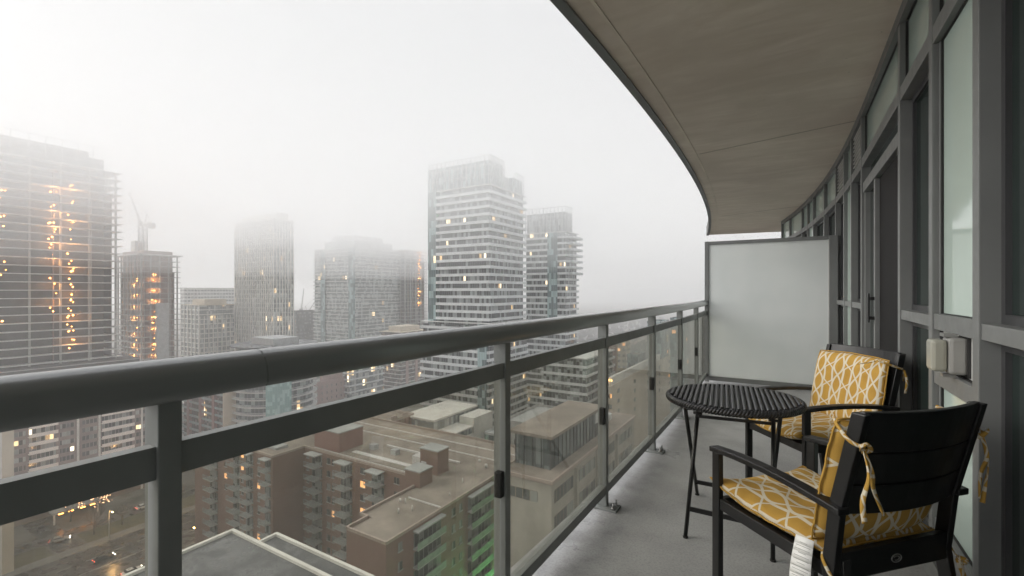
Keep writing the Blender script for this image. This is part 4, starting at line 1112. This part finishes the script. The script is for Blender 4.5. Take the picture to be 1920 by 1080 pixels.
# --- R: dark wet roof close below
rR = empty('lower_building', (-72, 20, GZ)); tag(rR, 'nearer building below seen only by its wet dark roof with white parapet', 'building')
zr = -32-GZ
polyR = [(-95, 8), (-61.8, 8), (-42, 8), (-42, 35.0), (-60.0, 35.0), (-95, 35.0)]
def qr(x, y): return (x+72, y-20)
MB().box(*[v for v in (qr(-66, 0)[0], qr(-42, 0)[0], qr(0, -10)[1], qr(0, 35)[1])], 0, zr).build('wall', M['concrete'], rR)
MB().box(qr(-60, 0)[0], qr(-40, 0)[0], qr(0, 35.01)[1], qr(0, 37.6)[1], 0, zr-.1).build('wall', M['concrete'], rR)
# the flat roofs
MB().box(qr(-61.5, 0)[0]-4, qr(-42, 0)[0], qr(0, -10)[1], qr(0, 35)[1], zr+.002, zr+.1).build('roof', M['roofdark'], rR)
MB().box(qr(-60, 0)[0], qr(-40, 0)[0], qr(0, 35.01)[1], qr(0, 37.6)[1], zr-.098, zr+.02).build('roof', M['roofdark'], rR)
pR = MB()
pR.box(qr(-66.05, 0)[0], qr(-42, 0)[0], qr(0, 34.6)[1], qr(0, 35.06)[1], zr+.1, zr+.45)
pR.box(qr(-66.06, 0)[0], qr(-65.6, 0)[0], qr(0, -10)[1], qr(0, 34.6)[1], zr+.1, zr+.447)
pR.box(qr(-60.05, 0)[0], qr(-40, 0)[0], qr(0, 37.25)[1], qr(0, 37.66)[1], zr+.02, zr+.4)
pR.box(qr(-60.06, 0)[0], qr(-59.7, 0)[0], qr(0, 35.07)[1], qr(0, 37.25)[1], zr+.02, zr+.397)
pR.build('parapet', M['cream'], rR)

# --- zigzag brick building and white office behind Q
rZ, a, b, h = punched('brick_building', (-142, -110, 97.5, 118), -41, 'red brick building with stepped parapet beyond the brown complex', M['brick2'], M['winfar'], 3.3, 4, 5, .9, 1.4, 5, copm=M['coping_brown'])
for i in range(4): MB().box(a-.4, a+.12, -b+i*5.1, -b+i*5.1+2.4, h+.8, h+1.8).build('parapet_step', M['coping_brown'], rZ)
for i in range(9): MB().box(a, a+.3, -b+i*2.3, -b+i*2.3+.7, 0, h).build('pilaster', M['brick2'], rZ)
rWt, a, b, h = band_tower('office_building', (-114, -93, 113.5, 128), -45, 'white stepped office building with ribbon windows beyond the brown complex', m_glazing('white_office_glaz', (.12,.14,.15), (.34,.37,.37), .9, 3.6, .0, lite=.5), M['cream'], 3.6, 1.6, .35, cat='office building', roofm=M['cream'], bandt=.3)
MB().box(-a+1, a-7, -b+3, b+12, h+.42, h+3.6).build('upper_storey', m_glazing('wo2', (.2,.22,.22), (.45,.47,.46), 1.2, 3.3, .0, lite=.5), rWt)
MB().box(-a+.4, a-6.4, -b+2.4, b+12.4, h+3.6, h+4.2).build('upper_roof', M['cream'], rWt)
MB().box(a-5.6, a+.5, b+.4, b+12, 0, h+3.0).build('blank_wall', M['cream'], rWt)
MB().box(-a+6, -a+9, -b+.8, -b+2, h+.42, h+1.4).box(a-5, a-2.6, -b+1, -b+4, h+.42, h+1.0).build('roof_unit', M['graycon'], rWt)
punched('office_annex', (-90.5, -82, 132, 142), -48, 'small teal glass annex with white roof right of the white office building', gTeal, M['winfar'], 3.3, 3, 3, .3, 1.8, 3, roofm=M['white_slab'], copm=M['white_slab'])

# --- S: beige building with glass pavilion seen through the right panes
rS = empty('civic_building', (-36, 84, GZ)); tag(rS, 'beige building with a dark glass pavilion on its flat roof, seen through the railing glass', 'building')
def qs(x, y): return (x+36, y-84)
zS = -28-GZ
def sb(x0, x1, y0, y1, z0, z1, nm, mat, par=None, bevel=0):
    A_, B_ = qs(x0, y0), qs(x1, y1); return MB().box(A_[0], B_[0], A_[1], B_[1], z0, z1).build(nm, mat, par or rS, bevel=bevel)
sb(-40, -31, 63, 106, 0, zS, 'wall', M['stone']); sb(-40.3, -30.7, 62.7, 106.3, zS+.002, zS+.45, 'roof', M['gravel'])
rim_ = MB(); A_, B_ = qs(-40.3, 62.7), qs(-30.7, 106.3); rim_.ring(A_[0]-.05, B_[0]+.05, A_[1]-.05, B_[1]+.05, zS+.1, zS+.62, .3); rim_.build('coping', M['coping_brown'], rS)
gPav = m_glazing('pavilion_glass', (.07,.085,.09), (.17,.20,.20), 1.55, 6, .0, frame=(.035,.038,.04), lite=.35, rough=.1)
sb(-39.6, -33.2, 67, 90, zS+.45, zS+5.5, 'glass_pavilion', gPav); sb(-40.6, -32.6, 66.4, 90.6, zS+5.5, zS+6.0, 'pavilion_roof', M['gravel'])
pf = MB()
for i in range(16):
    y = 67+23*i/15; X, Y = qs(-33.2, y); pf.box(X, X+.14, Y-.06, Y+.06, zS+.45, zS+5.5)
for i in range(5):
    x = -39.6+6.4*i/4; X, Y = qs(x, 67); pf.box(X-.06, X+.06, Y-.14, Y, zS+.45, zS+5.5)
pf.build('mullion', M['frame_dark'], rS)
sb(-34.8, -33.1, 86.8, 88.3, zS+3, zS+5, 'window', M['white_slab'])
gS = m_glazing('beige_ribbon', (.08,.09,.09), (.28,.30,.28), 1.3, 3.6, .0, frame=(.30,.26,.2), lite=.45)
for k in range(5):
    z = zS-3.2-k*4.0
    if k == 0: sb(-38.6, -33.4, 62.92, 63.1, z, z+1.6, 'window_row', gS)
    for (p, q_) in ((64, 71), (73, 81), (83, 92), (94, 104)): sb(-31.1, -30.92, p, q_, z, z+2.0, 'window_row', gS)
for y in (72, 82, 93): sb(-31, -30.5, y-.35, y+.35, 0, zS-.2, 'pier', M['stone'])
sb(-38, -36.5, 92, 95, zS+.45, zS+2.5, 'roof_unit', M['graycon']); sb(-36, -34.6, 97, 101, zS+.45, zS+1.8, 'roof_unit', M['white_slab'])
# mid buildings behind S
punched('office_block', (-74, -50, 118, 140), -38, 'low grey block with roof plant seen past the glass pavilion', M['concrete'], M['winfar'], 3.4, 8, 6, 1.8, 1.5, 4, roofm=M['roofgrey'])
band_tower('apartment_block', (-76, -60, 148, 176), -22, 'low white banded block standing in front of the shorter banded tower', gF, M['white_slab'], 3.05, .9, .8)
rT, a, b, h = punched('beige_block', rect(1126, 1142, 1290, 152), -31, 'beige flat-roofed block with terrace lights seen through the fourth pane', M['beige'], M['winfar'], 3.5, 7, 7, 2.2, 1.4, 4, lit=.08)
rcT = rect(1126, 1142, 1290, 152)
# terrace fence posts with lamps
MB().box(-a+2, a-2, -b+5, b-5, h+.1, h+3).build('terrace_pavilion', M['cream'], rT)
for x in (-a*.7, -a*.1, a*.5):
    MB().box(x-.2, x+.2, -b+4.4, -b+4.8, h+1.8, h+2.4).build('terrace_lamp', M['lampw'] if 'lampw' in M else M['whiteglow'], rT)
bigs = [(1172, 1174, 1186, 262, 640, 'pale narrow chimney-like tower seen through the fourth pane', M['beige']),
        (1194, 1197, 1219, 236, 668, 'small teal glass block left of the fourth post', gTeal),
        (1233, 1240, 1268, 215, 606, 'teal glass block seen through the fifth pane', gTeal),
        (1280, 1284, 1300, 190, 600, 'teal glass block seen through the sixth pane', gTeal),
        (1146, 1150, 1170, 300, 655, 'dark brick block beside the pale narrow tower', M['brick2'])]
for (ul, uc, ur, d, vt, lb, mt_) in bigs:
    x0, y0 = W(uc, d); wx = abs(W(ul, d)[0]-x0)+5; punched('far_block', (x0-wx, x0, y0, y0+(ur-uc)*d/FPX*2.2), Zat(vt, d), lb, mt_, M['winfar'], 3.2, 2, 3, 1.4, 1.4, 8, lit=.1)
rT = None

# distant low houses and trees under the haze
M['houseroof'] = m_plain('house_roof', (.12,.10,.09), .9)
hr_ = random.Random(21); proto = None
def house(loc, rz, s, k):
    c = empty('distant_house', loc, rz); L, Wd_, H_ = 9*s, 7*s, 5*s
    MB().box(-L, L, -Wd_, Wd_, 0, H_).build('wall', M['pinkbrick'] if k % 2 else M['beige'], c)
    m = MB(); m.v = [(-L-.5, -Wd_-.5, H_), (L+.5, -Wd_-.5, H_), (L+.5, Wd_+.5, H_), (-L-.5, Wd_+.5, H_), (-L*.9, 0, H_+3.5*s), (L*.9, 0, H_+3.5*s)]
    m.f = [(0, 1, 5, 4), (2, 3, 4, 5), (1, 2, 5), (3, 0, 4), (3, 2, 1, 0)]; m.sm = [False]*5
    m.build('roof', M['houseroof'], c); return c
hp = [house((0, 0, GZ), 0, 1, 0), house((0, 0, GZ), 0, 1.2, 1)]
for i in range(46):
    u = hr_.uniform(1085, 1330); d = 260+ (hr_.random()**1.3)*620
    c = hp[i] if i < 2 else copy_tree(hp[i % 2])
    x, y = W(u, d); c.location = (x, y, GZ); c.rotation_euler.z = hr_.choice((0, math.pi/2))+hr_.uniform(-.08, .08)
    tag(c, ('pale-walled' if i % 2 == 0 else 'pink brick')+' low house in the hazy distance right of the towers', 'house', 'low distant houses right of the towers')
M['farwood'] = m_plain('bare_woodland', (.075,.068,.055), .95, var=.4, scale=.05)
fw = MB(); 
for i in range(1500):
    u = hr_.uniform(1070, 1400); d = 230+hr_.random()*1000; x, y = W(u, d); s = hr_.uniform(2.2, 5); zc = GZ+s*.9
    n0 = len(fw.v)
    for k in range(7):
        t = k*2.39996; rr_ = s*hr_.uniform(.5, 1); zz = zc+hr_.uniform(-.4, .9)*s; a_ = t; px_, py_ = x+rr_*math.cos(a_)*.6, y+rr_*math.sin(a_)*.6
        q_ = hr_.uniform(.35, .8)*s
        fw.v += [(px_-q_, py_, zz-q_), (px_+q_, py_+q_*.3, zz-q_*.6), (px_, py_-q_*.4, zz+q_)]; fw.f.append((len(fw.v)-3, len(fw.v)-2, len(fw.v)-1)); fw.sm.append(False)
tag(fw.build('distant_trees', M['farwood'], recalc=False), 'bare hazy woodland spreading to the horizon', 'woodland', kind='stuff')

# ------------------------------------------------------------------ trees near the driveway
def tree(loc, H_, seed, label, lit=False):
    r = random.Random(seed); t = empty('bare_tree', loc, r.uniform(0, 6)); tag(t, label, 'tree', 'bare trees by the street')
    MB().tube([(0, 0, 0), (.1, 0, H_*.2), (0, .1, H_*.42)], 1, 8, radii=[.26, .2, .15]).build('trunk', M['bark'], t)
    cr = MB(); tips = []
    def grow(p, d, L, rad, dep):
        q_ = p+d*L; cr.tube([p, q_], 1, 4 if dep > 1 else 3, cap=False, radii=[rad, rad*.6])
        if dep == 0: tips.append(q_); return
        for _ in range(3 if dep > 1 else 4):
            nd = (d+Vector((r.uniform(-1, 1), r.uniform(-1, 1), r.uniform(-.3, .7)))*.75).normalized(); grow(q_, nd, L*r.uniform(.6, .82), rad*.6, dep-1)
    for k in range(5):
        a_ = k*1.3; grow(Vector((0, 0, H_*(.25+.04*k))), Vector((math.cos(a_)*.6, math.sin(a_)*.6, .8)).normalized(), H_*.2, .1, 3)
    cr.build('crown', M['bark'], t)
    if lit:
        lm_ = MB()
        for q_ in tips[::3]: lm_.cbox(q_.x, q_.y, q_.z-.05, q_.z+.05, .10, .10)
        tag(lm_.build('fairy_lights', M['fairy'], t), kind='stuff')
    return t
M['fairy'] = m_emit('fairy_lights', (1, .55, .3), 5)
tree((-204, 56, GZ), 9, 1, 'bare tree hung with warm lights in front of the driveway entrance', True)
tree((-201, 63, GZ), 8, 2, 'bare tree hung with warm lights, right of the lit driveway entrance', True)
tree((-187, 64, GZ), 8, 3, 'unlit bare tree on the grass strip beside the road')
for i, (x, y) in enumerate(((-160, 88), (-152, 84), (-146, 78), (-160, 102), (-141, 98))):
    tree((x, y, GZ), 11+i % 3, 10+i, ('bare tree at the corner left of the brown brick complex', 'bare tree against the left end of the brown complex', 'bare tree tight beside the brown complex', 'bare tree farthest back beyond the street corner', 'bare tree behind the left wing of the brown complex')[i])
for i, (x, y) in enumerate(((-186, 72), (-186, 80), (-187, 57), (-143, 60), (-141, 52), (-144, 70), (-150, 92), (-134, 60))):
    tree((x, y, GZ), 8+i % 3, 40+i, ('bare tree in the grass strip beyond the lamp post', 'bare tree farthest up the grass strip by the road', 'bare tree next to the silver car in the driveway', 'bare tree on the near pavement under the brown complex', 'bare tree at the bottom of the picture on the near pavement', 'bare tree between the near pavement and the brown complex wing', 'bare tree where the road passes behind the first post', 'bare tree under the leftmost balconies of the brown complex')[i])
# entrance canopy
ec = empty('entrance_canopy', (-210, 58, GZ)); tag(ec, 'lit entrance canopy of the white banded block beside the driveway', 'canopy')
MB().box(-4, 5, -6, 6, 3.4, 3.9).build('canopy_roof', M['concrete'], ec)
for x, y in ((4.5, -5.5), (4.5, 5.5)): MB().box(x-.2, x+.2, y-.2, y+.2, 0, 3.4).build('column', M['cream'], ec)
for y in (-4, -1.5, 1.5, 4): MB().box(4.7, 5.1, y-.6, y+.6, 3.1, 3.35).build('canopy_lamp', M['lamp2'] if 'lamp2' in M else M['lamp'], ec)
# street lamps
def slamp(loc, rz, label):
    c = empty('street_lamp', loc, rz); tag(c, label, 'street lamp', 'street lamps')
    MB().tube([(0, 0, 0), (0, 0, 8.5), (.5, 0, 9.3), (2.4, 0, 9.5)], 1, 8, radii=[.14, .09, .07, .06]).build('pole', M['concrete_lt'], c)
    MB().box(2.2, 3.1, -.18, .18, 9.42, 9.6).build('lamp_head', M['concrete_lt'], c)
    b_ = MB().tube([(2.65, 0, 9.28), (2.65, 0, 9.41)], 1, 8, radii=[.24, .26]).build('bulb', M['streetglow'], c)
    return c
slamp((-178.8, 58, GZ), 0, 'street lamp with amber glow beside the road, left of the first post')
slamp((-179, 84, GZ), 0, 'street lamp with amber glow right of the first post')
slamp((-142, 66, GZ), 3.1, 'street lamp nearest to the brown complex')
# cars
M['cab'] = m_plain('car_glass', (.02,.022,.025), .15)
M['tyre'] = m_plain('tyre', (.02,.02,.02), .9)
def car(loc, rz, paint, label, lights=True):
    c = empty('parked_car' if not lights else 'car', loc, rz); tag(c, label, 'car', 'cars on the street and driveway')
    def prof(pts, w_, nm, mt_, par):
        m = MB(); n_ = len(pts)
        m.v = [(x, -w_, z) for x, z in pts]+[(x, w_, z) for x, z in pts]; m.f = [tuple(range(n_)), tuple(range(2*n_-1, n_-1, -1))]+[(i, (i+1) % n_, n_+(i+1) % n_, n_+i) for i in range(n_)]; m.sm = [False]*len(m.f)
        return m.build(nm, mt_, par, bevel=.06)
    prof([(-2.25, .35), (-2.3, .85), (-1.9, 1.0), (.9, .98), (2.1, .82), (2.3, .6), (2.25, .35)], .9, 'body', paint, c)
    prof([(-1.75, .99), (-1.35, 1.36), (.1, 1.38), (.95, .985)], .78, 'window', M['cab'], c)
    prof([(-1.3, 1.365), (-1.1, 1.44), (-.0, 1.45), (.12, 1.375)], .74, 'roof', paint, c)
    for x in (-1.4, 1.4):
        for y in (-.82, .82): MB().tube([(x, y-.1, .33), (x, y+.1, .33)], .33, 14).build('wheel', M['tyre'], c)
    for y in (-.65, .65):
        MB().box(2.24, 2.34, y-.15, y+.15, .6, .74).build('headlight', M['whiteglow'] if lights else M['white_slab'], c)
        MB().box(-2.34, -2.24, y-.15, y+.15, .7, .84).build('tail_light', M['tail'] if lights else M['brick2'], c)
    return c
white = m_plain('white_car_paint', (.55,.54,.5), .3); dark = m_plain('dark_car_paint', (.03,.032,.036), .25); silver = m_plain('silver_car_paint', (.34,.34,.33), .3, metal=.4); red = m_plain('maroon_car_paint', (.14,.025,.02), .3)
car((-191, 50, GZ+.03), R(70), silver, 'silver car with headlights on pulling into the driveway')
car((-167, 53, GZ+.03), R(90), dark, 'dark car on the road below the street lamp')
car((-152.5, 54.5, GZ+.03), R(90), white, 'white car on the near lane at the bottom of the picture')
car((-195, 73, GZ+.04), R(90), white, 'white car with headlights near the lamp post on the driveway')
car((-204, 49, GZ+.04), R(0), dark, 'dark car waiting at the lit entrance canopy', False)
car((-158, 96, GZ+.03), R(-90), red, 'maroon car at the street corner left of the brown complex', False)
car((-170, 110, GZ+.03), R(-90), silver, 'silver car far up the road behind the first post')
# lamp added to make a green glow between brown complex and beige building
fl = empty('added_green_lamp', (-46.0, 76, GZ)); tag(fl, 'added green lamp on a pole making a glow by the brown brick wing', 'added_green_lamp')
MB().tube([(0, 0, 0), (0, 0, 12)], .1, 8).build('pole', M['concrete'], fl)
fh_ = MB().box(-.35, .0, -.3, .3, 11.8, 12.4).build('lamp_head', m_emit('added_lamp_lens', (.1, .9, .25), 1.2), fl)
gld = bpy.data.lights.new('added_green_glow', 'POINT'); gld.energy = 5200; gld.color = (.25, 1, .30); gld.shadow_soft_size = 1.5
glo = bpy.data.objects.new('added_green_glow', gld); col.objects.link(glo); glo.parent = fh_; glo.location = (.9, 0, 12.6)
# warm pool of light under each street lamp
for i, o in enumerate([o for o in col.objects if o.name.startswith('street_lamp')]):
    ld = bpy.data.lights.new('sodium', 'POINT'); ld.energy = 700; ld.color = (1, .55, .2); ld.shadow_soft_size = .3
    lo = bpy.data.objects.new('sodium', ld); col.objects.link(lo); lo.parent = o; lo.location = (2.65, 0, 9.0)

# ------------------------------------------------------------------ haze
def volume(name, x0, x1, y0, y1, z0, z1, dens, an=.35):
    m = bpy.data.materials.new(name); m.use_nodes = True; t = m.node_tree; t.nodes.clear()
    o_ = t.nodes.new("ShaderNodeOutputMaterial"); v = t.nodes.new("ShaderNodeVolumePrincipled")
    v.inputs["Color"].default_value = (1,1,1,1); v.inputs["Density"].default_value = dens; v.inputs["Anisotropy"].default_value = an
    t.links.new(v.outputs[0], o_.inputs["Volume"])
    ob = MB().box(x0, x1, y0, y1, z0, z1).build(name, m); return tag(ob, kind='stuff')
volume('haze', -3010, 3010, -3010, 3010, GZ-2, 95, HAZE_D)
volume('haze', -1500, 1500, -4, 1500, 10, 66, .0026, 0.1)
volume('haze', -1490, 1490, -3, 1490, 27, 65, .0068, 0.1)
